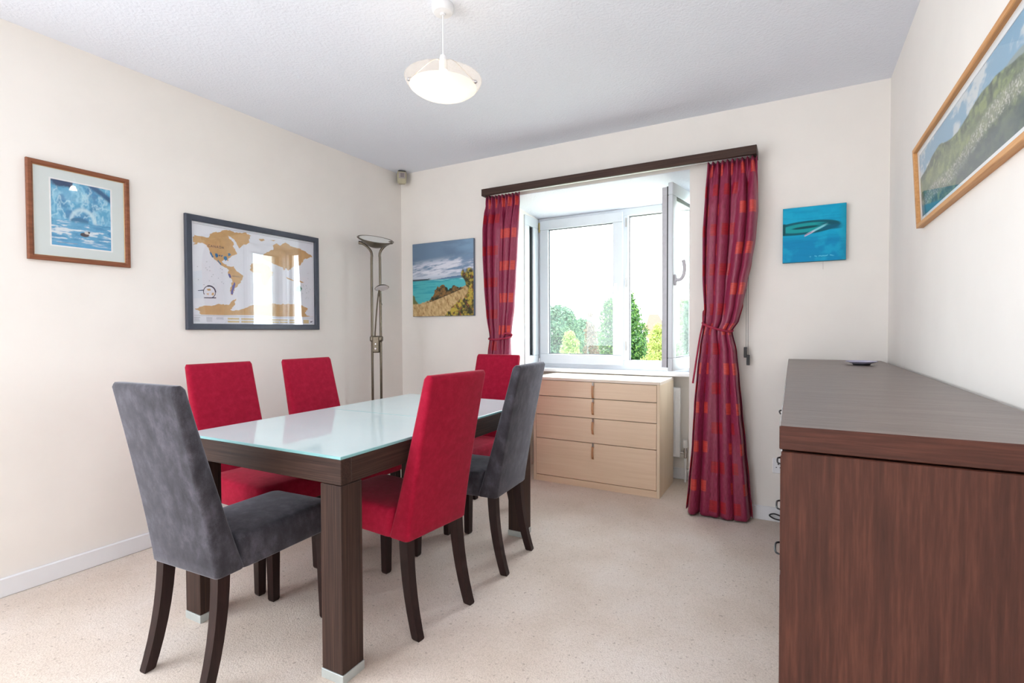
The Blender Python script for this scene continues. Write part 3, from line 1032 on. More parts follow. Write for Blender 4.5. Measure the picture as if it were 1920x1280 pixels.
ra = MB().tube(catmull([(-0.004, -0.028, 1.085), (0.004, -0.030, 1.19), (0.014, -0.032, 1.30), (0.026, -0.034, 1.40), (0.034, -0.035, 1.425)], 6), [0.0055] * 25, 8).build('reading_arm', M['lampsteel'], fl_, True)
MB().tube([(0.028, -0.04, 1.405), (0.040, -0.045, 1.36), (0.056, -0.05, 1.315)], 0.0032, 8).build('grip', M['lampsteel'], ra, True)
tr_ = Matrix.Rotation(math.radians(-14), 3, 'Y') @ Matrix.Rotation(math.radians(-16), 3, 'X')
MB().lathe([(0.001, 0.022), (0.022, 0.020), (0.040, 0.012), (0.052, 0.0), (0.050, -0.002), (0.001, 0.004)], (0.053, -0.04, 1.440), 30, M=tr_).build('reading_head', M['lampsteel'], ra, True)
MB().lathe([(0.001, -0.005), (0.046, -0.004), (0.049, -0.001), (0.001, 0.001)], (0.053, -0.04, 1.440), 30, M=tr_).build('reading_lens', plain('white_lens', lin(214, 212, 214), 0.4), ra, True)


# ------------------------------------------------------------------ pictures: numpy-made artwork stored per vertex
def vnoise(x, y, seed=0):
    r = np.random.RandomState(seed)
    tab = r.rand(64, 64)
    xi, yi = np.floor(x).astype(int), np.floor(y).astype(int)
    fx, fy = x - xi, y - yi
    fx, fy = fx * fx * (3 - 2 * fx), fy * fy * (3 - 2 * fy)
    g = lambda a, c: tab[a % 64, c % 64]
    return (g(xi, yi) * (1 - fx) + g(xi + 1, yi) * fx) * (1 - fy) + (g(xi, yi + 1) * (1 - fx) + g(xi + 1, yi + 1) * fx) * fy


def fbm(x, y, seed=0, o=5):
    s, a, t = 0, 0.5, 0
    for k in range(o):
        s = s + a * vnoise(x * 2 ** k, y * 2 ** k, seed + k)
        t += a
        a *= 0.55
    return s / t


def C3(*c):
    return np.array(lin(*c)[:3])


def lay(img, mask, col):
    mask = np.clip(mask, 0, 1)[..., None]
    return img * (1 - mask) + np.asarray(col) * mask


def sm(a, b, x):
    t = np.clip((x - a) / (b - a), 0, 1)
    return t * t * (3 - 2 * t)


def art(name, w, h, nx, ny, fn, parent, x0, z0, y, thick=0.0, wrap=None):
    """front face at y (towards -Y), from (x0,z0), size w x h"""
    u, v = np.meshgrid(np.linspace(0, 1, nx), np.linspace(0, 1, ny))
    col = fn(u, v)
    verts = [(x0 + w * a, y, z0 + h * c) for a, c in zip(u.ravel(), v.ravel())]
    faces = []
    for j in range(ny - 1):
        for i in range(nx - 1):
            k = j * nx + i
            faces.append((k, k + 1, k + nx + 1, k + nx))
    me = bpy.data.meshes.new(name)
    me.from_pydata(verts, [], faces)
    cols = np.ones((nx * ny, 4), np.float32)
    cols[:, :3] = np.clip(col.reshape(-1, 3), 0, 1)
    at = me.color_attributes.new('Col', 'FLOAT_COLOR', 'POINT')
    at.data.foreach_set('color', cols.ravel())
    me.materials.append(artmat(name + '_surface'))
    o = bpy.data.objects.new(name, me)
    COL.objects.link(o)
    o.parent = parent
    return o


def frame_ring(w, h, fwid, depth, y_front, lip=0.006, y_back=0.0, bev_in=0.004):
    """mitred moulding: outer rectangle 0..w x 0..h; front faces -Y"""
    def loop(inset, y):
        return [(inset, y, inset), (w - inset, y, inset), (w - inset, y, h - inset), (inset, y, h - inset)]
    b = MB()
    b.loft([loop(0, y_back), loop(0, y_front + bev_in), loop(bev_in, y_front), loop(fwid - lip, y_front), loop(fwid, y_front + lip), loop(fwid, y_back), ], cap=False)
    return b


def ice(u, v):
    n = fbm(u * 6, v * 6, 1)
    n2 = fbm(u * 14 + 3 * n, v * 9 + 2 * n, 9)
    img = np.zeros(u.shape + (3,)) + C3(92, 172, 214)
    img = lay(img, sm(0.42, 0.7, n2), C3(140, 204, 232))
    img = lay(img, sm(0.50, 0.72, n) * (v > 0.42) * 0.8, C3(58, 132, 186))
    vein = 1 - np.abs(fbm(u * 7, v * 5, 21) - 0.5) * 14
    img = lay(img, np.clip(vein, 0, 1) * (v > 0.42) * 0.75, C3(196, 232, 244))
    img = lay(img, sm(0.93, 1.0, v + 0.22 * n - 0.05) * (u < 0.35), C3(40, 70, 110))
    img = lay(img, sm(0.06, 0.0, np.abs(v - (0.98 - 0.55 * (u - 0.72))) - 0.02) * (u > 0.6), C3(46, 96, 140))
    arch = np.hypot((u - 0.52) / 0.22, (v - 0.40) / 0.22)
    img = lay(img, sm(0.25, 0.0, np.abs(arch - 0.9)) * (v > 0.38) * 0.8, C3(214, 238, 246))
    cave = np.hypot((u - 0.46) / 0.16, (v - 0.41) / 0.06)
    img = lay(img, sm(1.1, 0.8, cave) * (v > 0.38), C3(52, 120, 164))
    sea = sm(0.42, 0.38, v)
    img = lay(img, sea * 0.8, C3(96, 170, 212))
    st = fbm(u * 5, v * 34, 33)
    img = lay(img, sea * sm(0.52, 0.66, st) * (v > 0.04), C3(226, 236, 244))
    img = lay(img, sea * sm(0.40, 0.30, st) * 0.7, C3(58, 138, 192))
    img = lay(img, sm(0.16, 0.0, v) * 0.7, C3(86, 168, 216))
    img = lay(img, sm(1.1, 0.9, np.hypot((u - 0.54) / 0.075, (v - 0.212) / 0.032)), C3(74, 62, 70))
    img = lay(img, sm(1.1, 0.9, np.hypot((u - 0.58) / 0.045, (v - 0.245) / 0.022)), C3(222, 214, 206))
    img = lay(img, sm(1.1, 0.9, np.hypot((u - 0.612) / 0.016, (v - 0.255) / 0.018)), C3(60, 56, 60))
    img = lay(img, (v < 0.06) * (v > 0.045) * (u < 0.42) * (u > 0.1) * 0.35, C3(160, 120, 130))
    return img


def coast(u, v):
    n = fbm(u * 3, v * 9, 2)
    img = np.zeros(u.shape + (3,)) + C3(112, 136, 162)
    img = lay(img, sm(0.75, 1.0, u * 0.5 + v * 0.55), C3(134, 166, 194))
    img = lay(img, sm(0.45, 0.75, n) * (v > 0.7) * 0.5, C3(100, 120, 146))
    cl = 0.6 * fbm(u * 2.6 + 0.7, (v - 0.10 * u) * 17, 14) + 0.4 * fbm(u * 9, (v - 0.1 * u) * 46, 15)
    band = sm(0.50, 0.56, v) * sm(0.78, 0.66, v - 0.06 * u)
    img = lay(img, band * 0.75, C3(128, 152, 182))
    img = lay(img, band * sm(0.38, 0.56, cl), C3(222, 224, 234))
    img = lay(img, sm(0.60, 0.53, v) * 0.7, C3(206, 214, 226))
    hor = 0.488 + 0.012 * u
    img = lay(img, (v < hor + 0.03 * sm(0.3, 0.75, u) + 0.006 * vnoise(u * 30, u * 0, 3)) * sm(0.3, 0.5, u), C3(96, 128, 160))
    img = lay(img, (v < hor + 0.022) * (v > hor - 0.01) * sm(0.34, 0.25, u), C3(76, 84, 92))
    sea = sm(hor + 0.004, hor - 0.004, v)
    img = lay(img, sea, C3(86, 184, 190))
    img = lay(img, sea * sm(0.018, 0.0, np.abs(v - hor + 0.01)) * sm(0.2, 0.5, u), C3(160, 220, 220))
    img = lay(img, sea * sm(0.5, 0.7, fbm(u * 3, v * 30, 8)), C3(60, 158, 176))
    lb = sm(0.02, -0.02, v - (0.30 - 1.3 * u) - 0.05 * (vnoise(u * 22, v * 22, 4) - 0.5)) * (u < 0.3)
    img = lay(img, lb, C3(112, 118, 74))
    gl_ = 0.165 + 0.30 * np.clip(u - 0.1, 0, 1) ** 1.15
    gr = fbm(u * 46 + v * 14, v * 26, 6)
    grass = sm(0.01, -0.01, v - gl_ - 0.01 * vnoise(u * 60, v * 4, 5))
    img = lay(img, grass, C3(196, 166, 118))
    img = lay(img, grass * sm(0.52, 0.75, gr), C3(160, 124, 80))
    img = lay(img, grass * sm(0.48, 0.3, gr), C3(214, 186, 138))
    bt = fbm(u * 26, v * 26, 17)
    bush_top = gl_ + 0.15 * np.exp(-((u - 0.42) / 0.07) ** 2) + 0.12 * np.exp(-((u - 0.53) / 0.06) ** 2) + 0.075 * np.exp(-((u - 0.68) / 0.10) ** 2) + 0.06 * (vnoise(u * 40, v * 20, 12) - 0.5)
    bush = (v < bush_top) * (v > gl_ - 0.02) * sm(0.2, 0.34, u) * (u < 0.84)
    img = lay(img, bush, C3(86, 74, 54))
    img = lay(img, bush * sm(0.5, 0.62, bt), C3(138, 104, 62))
    img = lay(img, bush * sm(0.46, 0.36, bt), C3(52, 58, 46))
    tt = (u - (0.86 - 0.05 * np.sin(v * 14) + 0.05 * (vnoise(u * 20, v * 20, 19) - 0.5)))
    tree = sm(-0.01, 0.01, tt) * sm(0.62, 0.57, v - 0.12 * (u - 0.9) + 0.08 * (vnoise(u * 30, v * 18, 25) - 0.5))
    low = sm(0.01, -0.01, v - (0.20 * sm(0.52, 0.78, u) + 0.05 * (vnoise(u * 24, v * 24, 29) - 0.5))) * (u > 0.55)
    both = np.maximum(tree, low)
    img = lay(img, both, C3(120, 112, 58))
    img = lay(img, both * sm(0.5, 0.6, bt), C3(190, 168, 72))
    img = lay(img, both * sm(0.47, 0.38, bt), C3(66, 64, 48))
    img = lay(img, both * sm(0.60, 0.70, fbm(u * 34, v * 34, 41)), C3(146, 84, 62))
    return img


def wave(u, v):
    n = fbm(u * 5, v * 5, 3)
    br = fbm(u * 4, v * 40, 5)
    img = np.zeros(u.shape + (3,)) + C3(8, 164, 204)
    img = lay(img, sm(0.5, 0.35, v), C3(6, 140, 190))
    img = lay(img, sm(0.45, 0.65, n) * 0.5, C3(24, 178, 212))
    img = lay(img, sm(0.5, 0.7, br) * 0.35, C3(4, 128, 176))
    img = lay(img, sm(0.86, 1.0, u) * 0.5, C3(20, 140, 160))
    ax = 0.60 + 0.055 * u
    e = np.hypot((u - 0.34) / 0.56, (v - ax) / 0.118)
    ring_ = sm(1.08, 0.98, e)
    img = lay(img, ring_, C3(10, 92, 108))
    e2 = np.hypot((u - 0.35) / 0.42, (v - ax) / 0.088)
    img = lay(img, sm(1.05, 0.85, e2), C3(22, 156, 160))
    e3 = np.hypot((u - 0.37) / 0.24, (v - ax - 0.004) / 0.026)
    img = lay(img, sm(1.1, 0.7, e3), C3(8, 78, 88))
    img = lay(img, (u < 0.03 + 0.02 * n) * sm(0.12, 0.09, np.abs(v - 0.61)), C3(14, 84, 92))
    fin = sm(0.055, 0.03, np.abs(v - (0.60 + 0.03 * (u - 0.8)))) * sm(0.55, 0.66, u) * sm(0.98, 0.86, u)
    img = lay(img, fin * 0.9, C3(12, 96, 124))
    img = lay(img, sm(0.02, 0.01, np.abs(v - 0.665)) * sm(0.5, 0.7, u) * sm(0.88, 0.82, u), C3(12, 90, 110))
    d = (v - (0.49 + 0.50 * (u - 0.38)))
    img = lay(img, sm(0.026, 0.012, np.abs(d)) * sm(0.36, 0.42, u) * sm(0.74, 0.64, u), C3(128, 206, 218))
    img = lay(img, sm(0.020, 0.010, np.abs(d + 0.006)) * sm(0.34, 0.38, u) * sm(0.54, 0.46, u), C3(220, 204, 224))
    img = lay(img, sm(0.010, 0.004, np.abs(d)) * sm(0.35, 0.38, u) * sm(0.50, 0.44, u), C3(140, 90, 140))
    img = lay(img, sm(0.012, 0.004, np.abs(v - 0.088 - 0.02 * (vnoise(u * 40, u * 0, 9) - 0.5))) * sm(0.42, 0.46, u) * sm(0.84, 0.78, u) * (vnoise(u * 30, v * 0, 2) > 0.35), C3(90, 196, 222))
    return img


def alps(u, v):
    n = fbm(u * 9, v * 4, 4)
    img = np.zeros(u.shape + (3,)) + C3(136, 178, 206)
    cl = fbm(u * 15, v * 6, 7)
    img = lay(img, sm(0.50, 0.68, cl), C3(214, 222, 226))
    r1 = 0.52 + 0.30 * np.clip(u, 0, 1) ** 0.7 - 0.1 + 0.10 * (fbm(u * 7, u * 0, 11) - 0.5)
    img = lay(img, sm(0.01, -0.01, v - r1 - 0.04), C3(148, 166, 168))
    r2 = 0.62 + 0.16 * np.exp(-((u - 0.22) / 0.12) ** 2) + 0.14 * np.exp(-((u - 0.62) / 0.16) ** 2) + 0.08 * (fbm(u * 10, u * 0, 15) - 0.5)
    mt = sm(0.01, -0.01, v - r2)
    img = lay(img, mt, C3(106, 122, 96))
    tx = fbm(u * 44, v * 14, 19)
    img = lay(img, mt * sm(0.5, 0.65, tx), C3(142, 156, 108))
    img = lay(img, mt * sm(0.47, 0.35, tx), C3(74, 92, 80))
    img = lay(img, mt * sm(0.24, 0.05, np.abs(v - 0.45) + 0.2 * np.abs(u - 0.28)) * 0.4, C3(160, 172, 130))
    tb_ = 0.16 + 0.32 * u + 0.05 * np.sin(u * 12)
    town = sm(0.13, 0.06, np.abs(v - tb_)) * mt
    img = lay(img, town * 0.5, C3(150, 154, 142))
    img = lay(img, town * 0.8 * sm(0.54, 0.68, fbm(u * 240, v * 60, 23, 2)), C3(214, 214, 208))
    lake = sm(0.02, -0.02, v - (0.20 - 0.75 * u) + 0.02 * (n - 0.5))
    img = lay(img, lake, C3(62, 128, 150))
    dk = sm(0.3, 0.45, u) * sm(0.30, 0.12, v - 0.1 * u)
    img = lay(img, dk * 0.75, C3(96, 110, 118))
    img = img * 0.97
    return img


# -- glacier picture on the left wall (local X -> +y of the room, local -Y -> into the room)
def hang(name, label, cat, loc, rz, group=None):
    return thing(name, label, cat, loc, rz, group)


LW_ = PI / 2
p = hang('framed_picture', 'blue glacier picture with pale mount in a brown wooden frame on the left wall', 'picture', (0, -2.430, 1.447), LW_)
pw, ph = 0.393, 0.441
MB().box(0.004, pw - 0.004, -0.006, -0.001, 0.004, ph - 0.004).build('backing', M['gapdark'], p)
frame_ring(pw, ph, 0.022, 0.02, -0.020, 0.007, -0.002).build('frame', wood('brown_frame_wood', [(0.3, lin(104, 62, 42)), (0.5, lin(130, 80, 56)), (0.75, lin(154, 100, 74))], 'x', 90, 6), p)
frame_ring(pw - 0.040, ph - 0.040, 0.0035, 0.01, -0.0125, 0.001, -0.006, 0.001).build('gilt_slip', plain('gilt', lin(206, 170, 116), 0.35, metal=0.4), p).location = (0.020, 0, 0.020)
m_ = M['mount'] = plain('pale_aqua_mount_board', lin(222, 230, 228), 0.8, var=0.01)
b = MB()
px0, px1, pz0, pz1 = 0.080, 0.319, 0.069, 0.375
ring(b, 0.021, pw - 0.021, 0.021, ph - 0.021, px0 - 0.021, pw - 0.021 - px1, pz0 - 0.021, ph - 0.021 - pz1, -0.0085, -0.006, 0.0)
b.build('mount', m_, p)
b = MB()
ring(b, px0 - 0.001, px1 + 0.001, pz0 - 0.001, pz1 + 0.001, 0.006, 0.006, 0.006, 0.006, -0.0088, -0.006, 0.0)
b.build('print_border', plain('white_paper', lin(246, 246, 246), 0.8), p)
art('print', px1 - px0 - 0.008, pz1 - pz0 - 0.008, 110, 140, ice, p, px0 + 0.004, pz0 + 0.004, -0.0065)
MB().box(0.021, pw - 0.021, -0.0115, -0.0105, 0.021, ph - 0.021).build('glazing', M['pane_dusty'], p)

# -- world map on the left wall
p = hang('framed_map', 'world map with tan continents in a charcoal frame on the left wall', 'map', (0, -1.772, 1.136), LW_)
pw, ph = 0.893, 0.640
MB().box(0.004, pw - 0.004, -0.006, -0.001, 0.004, ph - 0.004).build('backing', M['gapdark'], p)
frame_ring(pw, ph, 0.034, 0.02, -0.022, 0.003, -0.002).build('frame', plain('charcoal_frame', lin(58, 64, 78), 0.4, var=0.1), p)
america = [(0.013, 0.838), (0.026, 0.864), (0.121, 0.86), (0.128, 0.9), (0.163, 0.923), (0.199, 0.935), (0.213, 0.953), (0.257, 0.966), (0.287, 0.965), (0.317, 0.956), (0.347, 0.963), (0.378, 0.973), (0.417, 0.963), (0.437, 0.951), (0.417, 0.911), (0.417, 0.869), (0.385, 0.847), (0.362, 0.832), (0.344, 0.793), (0.331, 0.822), (0.316, 0.86), (0.301, 0.887), (0.279, 0.903), (0.257, 0.913), (0.264, 0.889), (0.286, 0.864), (0.301, 0.836), (0.293, 0.809), (0.315, 0.757), (0.323, 0.733), (0.285, 0.712), (0.262, 0.678), (0.255, 0.646), (0.244, 0.66), (0.225, 0.657), (0.211, 0.64), (0.218, 0.621), (0.243, 0.612), (0.254, 0.596), (0.299, 0.602), (0.314, 0.563), (0.344, 0.536), (0.369, 0.508), (0.359, 0.466), (0.336, 0.422), (0.32, 0.39), (0.305, 0.378), (0.29, 0.326), (0.289, 0.3), (0.271, 0.304), (0.267, 0.344), (0.279, 0.406), (0.283, 0.458), (0.261, 0.496), (0.254, 0.525), (0.261, 0.556), (0.247, 0.575), (0.225, 0.587), (0.196, 0.608), (0.175, 0.634), (0.154, 0.651), (0.137, 0.678), (0.126, 0.725), (0.12, 0.753), (0.099, 0.788), (0.072, 0.802), (0.045, 0.792), (0.012, 0.762), (0.032, 0.789), (0.013, 0.8)]
antarctica = [(0.02, 0.147), (0.047, 0.163), (0.081, 0.179), (0.143, 0.186), (0.193, 0.203), (0.251, 0.196), (0.266, 0.212), (0.281, 0.243), (0.312, 0.264), (0.3, 0.229), (0.304, 0.199), (0.266, 0.151), (0.296, 0.137), (0.373, 0.165), (0.413, 0.193), (0.453, 0.211), (0.544, 0.22), (0.604, 0.24), (0.674, 0.227), (0.747, 0.241), (0.84, 0.24), (0.898, 0.22), (0.933, 0.198), (0.908, 0.15), (0.918, 0.109), (0.988, 0.099), (0.811, 0.095), (0.059, 0.09), (0.046, 0.129)]
africa = [(0.423, 0.63), (0.46, 0.667), (0.505, 0.673), (0.572, 0.661), (0.588, 0.62), (0.614, 0.58), (0.588, 0.512), (0.57, 0.445), (0.545, 0.421), (0.52, 0.44), (0.512, 0.503), (0.504, 0.556), (0.455, 0.555), (0.427, 0.578)]
eurasia = [(0.616, 0.886), (0.655, 0.915), (0.677, 0.892), (0.722, 0.939), (0.749, 0.928), (0.786, 0.907), (0.843, 0.9), (0.9, 0.882), (0.984, 0.827), (0.939, 0.796), (0.9, 0.778), (0.876, 0.722), (0.842, 0.677), (0.804, 0.695), (0.776, 0.645), (0.748, 0.619), (0.73, 0.651), (0.712, 0.615), (0.694, 0.657), (0.641, 0.671), (0.589, 0.696), (0.555, 0.702), (0.521, 0.718), (0.53, 0.763), (0.572, 0.802), (0.624, 0.844)]
small = [[(0.498, 0.932), (0.539, 0.941), (0.548, 0.927), (0.522, 0.909), (0.506, 0.916)], [(0.59, 0.94), (0.642, 0.948), (0.624, 0.933)], [(0.73, 0.55), (0.794, 0.521), (0.803, 0.507), (0.739, 0.528)], [(0.841, 0.528), (0.899, 0.505), (0.875, 0.497), (0.851, 0.506)],
         [(0.10, 0.345), (0.125, 0.352), (0.13, 0.335), (0.11, 0.33)], [(0.095, 0.30), (0.115, 0.305), (0.112, 0.285)], [(0.135, 0.31), (0.152, 0.315), (0.148, 0.285), (0.132, 0.29)]]
aus = [(0.822, 0.434), (0.856, 0.472), (0.88, 0.428), (0.86, 0.38), (0.822, 0.389)]
blues = [[(0.127, 0.73), (0.139, 0.707), (0.153, 0.67), (0.141, 0.667), (0.128, 0.701)], [(0.165, 0.712), (0.179, 0.712), (0.184, 0.685), (0.172, 0.668), (0.163, 0.687)], [(0.226, 0.692), (0.242, 0.697), (0.249, 0.671), (0.24, 0.644), (0.225, 0.667)], [(0.255, 0.727), (0.27, 0.735), (0.279, 0.716), (0.262, 0.698)], [(0.176, 0.644), (0.186, 0.646), (0.205, 0.609), (0.2, 0.6)], [(0.19, 0.70), (0.199, 0.702), (0.198, 0.69), (0.19, 0.69)], [(0.208, 0.70), (0.217, 0.702), (0.216, 0.69), (0.208, 0.69)]]
purples = [[(0.254, 0.52), (0.268, 0.517), (0.277, 0.487), (0.267, 0.474)], [(0.302, 0.439), (0.307, 0.409), (0.291, 0.346), (0.286, 0.305), (0.272, 0.314), (0.284, 0.397)]]
iw0, iz0, iw, ih = 0.034, 0.034, pw - 0.068, ph - 0.068
rj = random.Random(3)


def jag(poly, k=5, amp=0.006):
    out = []
    for (a, c), (d, e) in zip(poly, poly[1:] + poly[:1]):
        ln_ = math.hypot(d - a, e - c)
        n = max(1, min(k, int(ln_ / 0.009)))
        for i in range(n):
            t = i / n
            j_ = amp if i else amp * 0.3
            out.append((a + (d - a) * t + rj.uniform(-j_, j_), c + (e - c) * t + rj.uniform(-j_, j_)))
    return out


b = MB()
yl = -0.0065


def flat(poly, mi, lift):
    pts = [(iw0 + x * iw, yl - lift, iz0 + z * ih) for x, z in poly]
    n_ = len(poly)
    r2 = delaunay_2d_cdt([Vector(q) for q in poly], [], [list(range(n_))], 1, 1e-6)
    vs = [b.bm.verts.new((iw0 + q.x * iw, yl - lift, iz0 + q.y * ih)) for q in r2[0]]
    for tri in r2[2]:
        f_ = b.bm.faces.new([vs[i] for i in tri])
        f_.material_index = mi


flat([(0, 0), (1, 0), (1, 1), (0, 1)], 0, 0)
for q in (america, antarctica, africa, eurasia):
    flat(jag(q), 1, 0.0004)
for q in small:
    flat(jag(q, 2, 0.002), 1, 0.0004)
flat(jag(aus, 2, 0.003), 3, 0.0004)
for q in blues:
    flat(jag(q, 3, 0.003), 2, 0.0008)
for q in purples:
    flat(jag(q, 3, 0.003), 4, 0.0008)
for (x0_, x1_, z0_, z1_) in ((0.247, 0.333, 0.046, 0.063), (0.349, 0.448, 0.046, 0.063), (0.247, 0.333, 0.016, 0.033), (0.349, 0.448, 0.016, 0.033), (0.564, 0.66, 0.044, 0.058), (0.66, 0.74, 0.044, 0.058), (0.755, 0.874, 0.042, 0.058), (0.564, 0.66, 0.018, 0.032), (0.67, 0.74, 0.018, 0.032), (0.755, 0.874, 0.018, 0.032), (0.888, 0.942, 0.016, 0.058)):
    flat([(x0_, z0_), (x1_, z0_), (x1_, z1_), (x0_, z1_)], 6, 0.0004)
flat([(0.013, 0.080), (0.988, 0.080), (0.988, 0.083), (0.013, 0.083)], 5, 0.0004)
flat([(0.013, 0.976), (0.988, 0.976), (0.988, 0.979), (0.013, 0.979)], 5, 0.0004)
for i in range(4):
    for xa, xb in ((0.013, 0.062), (0.095, 0.15), (0.165, 0.225)):
        if xa > 0.16 and i > 1:
            continue
        zz = 0.060 - i * 0.012
        flat([(xa, zz), (xa + (xb - xa) * rj.uniform(0.6, 1), zz), (xa + (xb - xa) * 0.8, zz + 0.004), (xa, zz + 0.004)], 5, 0.0004)
for k in range(26):      # globe emblem ring
    a0, a1 = 2 * PI * k / 26, 2 * PI * (k + 1) / 26
    if 3.4 < a0 < 4.3:
        continue
    r0, r1 = (0.042, 0.047) if a0 > 1.9 else (0.040, 0.050)
    flat([(0.12 + r * math.cos(a) * 0.93, 0.318 + r * math.sin(a) * 1.35) for r, a in ((r0, a0), (r0, a1), (r1, a1), (r1, a0))], 7, 0.0004)
flat([(0.041, 0.322), (0.082, 0.328), (0.082, 0.338), (0.041, 0.327)], 7, 0.0004)
flat([(0.082, 0.262), (0.165, 0.268), (0.165, 0.258), (0.082, 0.254)], 7, 0.0004)
flat([(0.955, 0.028), (0.965, 0.046), (0.972, 0.036), (0.985, 0.052), (0.978, 0.034), (0.968, 0.028)], 7, 0.0004)
for k in range(34):      # scattered islands
    xx, zz = rj.choice(((rj.uniform(0.02, 0.22), rj.uniform(0.38, 0.62)), (rj.uniform(0.86, 0.98), rj.uniform(0.30, 0.62))))
    flat([(xx, zz), (xx + 0.008, zz - 0.003), (xx + 0.006, zz + 0.006)], 5, 0.0004)


def words(txt, x, z, hgt, mi, lift):
    cu = bpy.data.curves.new('t', 'FONT')
    cu.body = txt
    cu.size = 1.0
    cu.space_character = 1.25
    to = bpy.data.objects.new('t', cu)
    COL.objects.link(to)
    dg = bpy.context.evaluated_depsgraph_get()
    dg.update()
    me = bpy.data.meshes.new_from_object(to.evaluated_get(dg))
    vs = [b.bm.verts.new((iw0 + x * iw + v.co.x * hgt, yl - lift, iz0 + z * ih + v.co.y * hgt)) for v in me.vertices]
    for pl in me.polygons:
        try:
            f_ = b.bm.faces.new([vs[i] for i in pl.vertices])
            f_.material_index = mi
        except ValueError:
            pass
    bpy.data.objects.remove(to)
    bpy.data.curves.remove(cu)
    bpy.data.meshes.remove(me)


words('CANADA', 0.112, 0.768, 0.0195, 7, 0.0012)
words('BRAZIL', 0.285, 0.492, 0.0120, 7, 0.0012)
words('U S A', 0.172, 0.682, 0.0110, 7, 0.0012)
me_mats = [plain('map_paper', lin(236, 238, 246), 0.6, var=0.01), plain('tan_foil', lin(208, 166, 112), 0.45, var=0.06, scale=40), plain('map_blue', lin(40, 118, 168), 0.5), plain('map_green', lin(90, 150, 130), 0.5), plain('map_purple', lin(92, 90, 158), 0.5), plain('map_grey', lin(168, 172, 180), 0.6), plain('legend_tan', lin(222, 200, 150), 0.5), plain('map_ink', lin(50, 58, 80), 0.6)]
b.build('map_print', me_mats, p)
MB().box(0.033, pw - 0.033, -0.0115, -0.0105, 0.033, ph - 0.033).build('glazing', M['pane_dusty'], p)

# -- canvas print on the window wall
p = hang('canvas_print', 'square canvas print of a turquoise sea and golden grass beside the left curtain', 'picture', (0.138, 0, 1.243), 0)
cw, ch = 0.611, 0.603
MB().box(0, cw, -0.022, 0, 0, ch, bev=0.002, seg=1).build('stretcher', plain('canvas_wrap', lin(112, 128, 146), 0.8), p)
art('print', cw - 0.004, ch - 0.004, 190, 190, coast, p, 0.002, 0.002, -0.0226)

# -- teal painting on the window wall
p = hang('painting', 'small turquoise painting with a dark eye-shaped swirl right of the window', 'picture', (2.872, 0, 1.506), 0)
cw, ch = 0.306, 0.309
MB().box(0, cw, -0.030, 0, 0, ch, bev=0.001, seg=1).build('stretcher', plain('teal_canvas_edge', lin(30, 110, 128), 0.8), p)
art('canvas', cw - 0.002, ch - 0.002, 130, 130, wave, p, 0.001, 0.001, -0.0306)
MB().tube([(0.20, -0.003, -0.045), (0.20, -0.004, 0.0)], 0.0007, 5).build('hanging_thread', plain('thread', lin(190, 180, 176), 0.9), p)

# -- long panorama on the right wall, top leaning out a little
p = hang('framed_panorama', 'wide mountain landscape in a light oak frame on the right wall', 'picture', (W, -0.840, 1.517), -PI / 2)
p.rotation_euler = (math.radians(3.0), 0, -PI / 2)
pw, ph = 1.30, 0.304
frame_ring(pw, ph, 0.016, 0.02, -0.022, 0.002, 0.0, 0.001).build('frame', wood('light_oak_frame', [(0.3, lin(184, 128, 78)), (0.5, lin(206, 152, 98)), (0.75, lin(220, 170, 118))], 'x', 120, 5), p)
MB().box(0.003, pw - 0.003, -0.006, -0.001, 0.003, ph - 0.003).build('backing', M['gapdark'], p)
b = MB()
bw = 0.020
ring(b, 0.015, pw - 0.015, 0.015, ph - 0.015, bw, bw, bw, bw, -0.009, -0.006, 0.0)
b.build('mount', plain('white_mount_board', lin(238, 242, 244), 0.8, var=0.01), p)
art('print', pw - 2 * (0.015 + bw) + 0.002, ph - 2 * (0.015 + bw) + 0.002, 640, 150, alps, p, 0.014 + bw, 0.014 + bw, -0.007)
MB().box(0.015, pw - 0.015, -0.0125, -0.0115, 0.015, ph - 0.015).build('glazing', M['pane_soft'], p)

# ------------------------------------------------------------------ outside: garden trees and a house, seen from an upper floor
GZ = -3.2
m = N('garden_grass')
m.set(Roughness=1.0)
m.l(m.ramp(m.noise(m.coord(), 0.6, 6), [(0.35, lin(130, 134, 112)), (0.65, lin(172, 170, 152))]), m.b.inputs['Base Color'])
b = MB()
b.poly([(-140, 1.5, GZ), (90, 1.5, GZ), (90, 190, GZ), (-140, 190, GZ)])
struct(b.build('ground', m.m))


def leafmat(name, dark, mid, light):
    m = N(name)
    m.set(Roughness=0.7, Specular_IOR_Level=0.3)
    oi = m.n('ShaderNodeNewGeometry')
    m.l(m.ramp(oi.outputs['Random Per Island'], [(0.0, dark), (0.5, mid), (1.0, light)]), m.b.inputs['Base Color'])
    m.b.inputs['Transmission Weight'].default_value = 0.0
    tl = m.n('ShaderNodeBsdfTranslucent')
    m.l(m.ramp(oi.outputs['Random Per Island'], [(0.0, mid), (1.0, light)]), tl.inputs['Color'])
    mx = m.n('ShaderNodeMixShader')
    mx.inputs[0].default_value = 0.35
    m.l(m.b.outputs[0], mx.inputs[1])
    m.l(tl.outputs[0], mx.inputs[2])
    m.l(mx.outputs[0], m.out.inputs['Surface'])
    return m.m


bark = plain('grey_bark', lin(104, 88, 74), 0.9, var=0.2, scale=8)


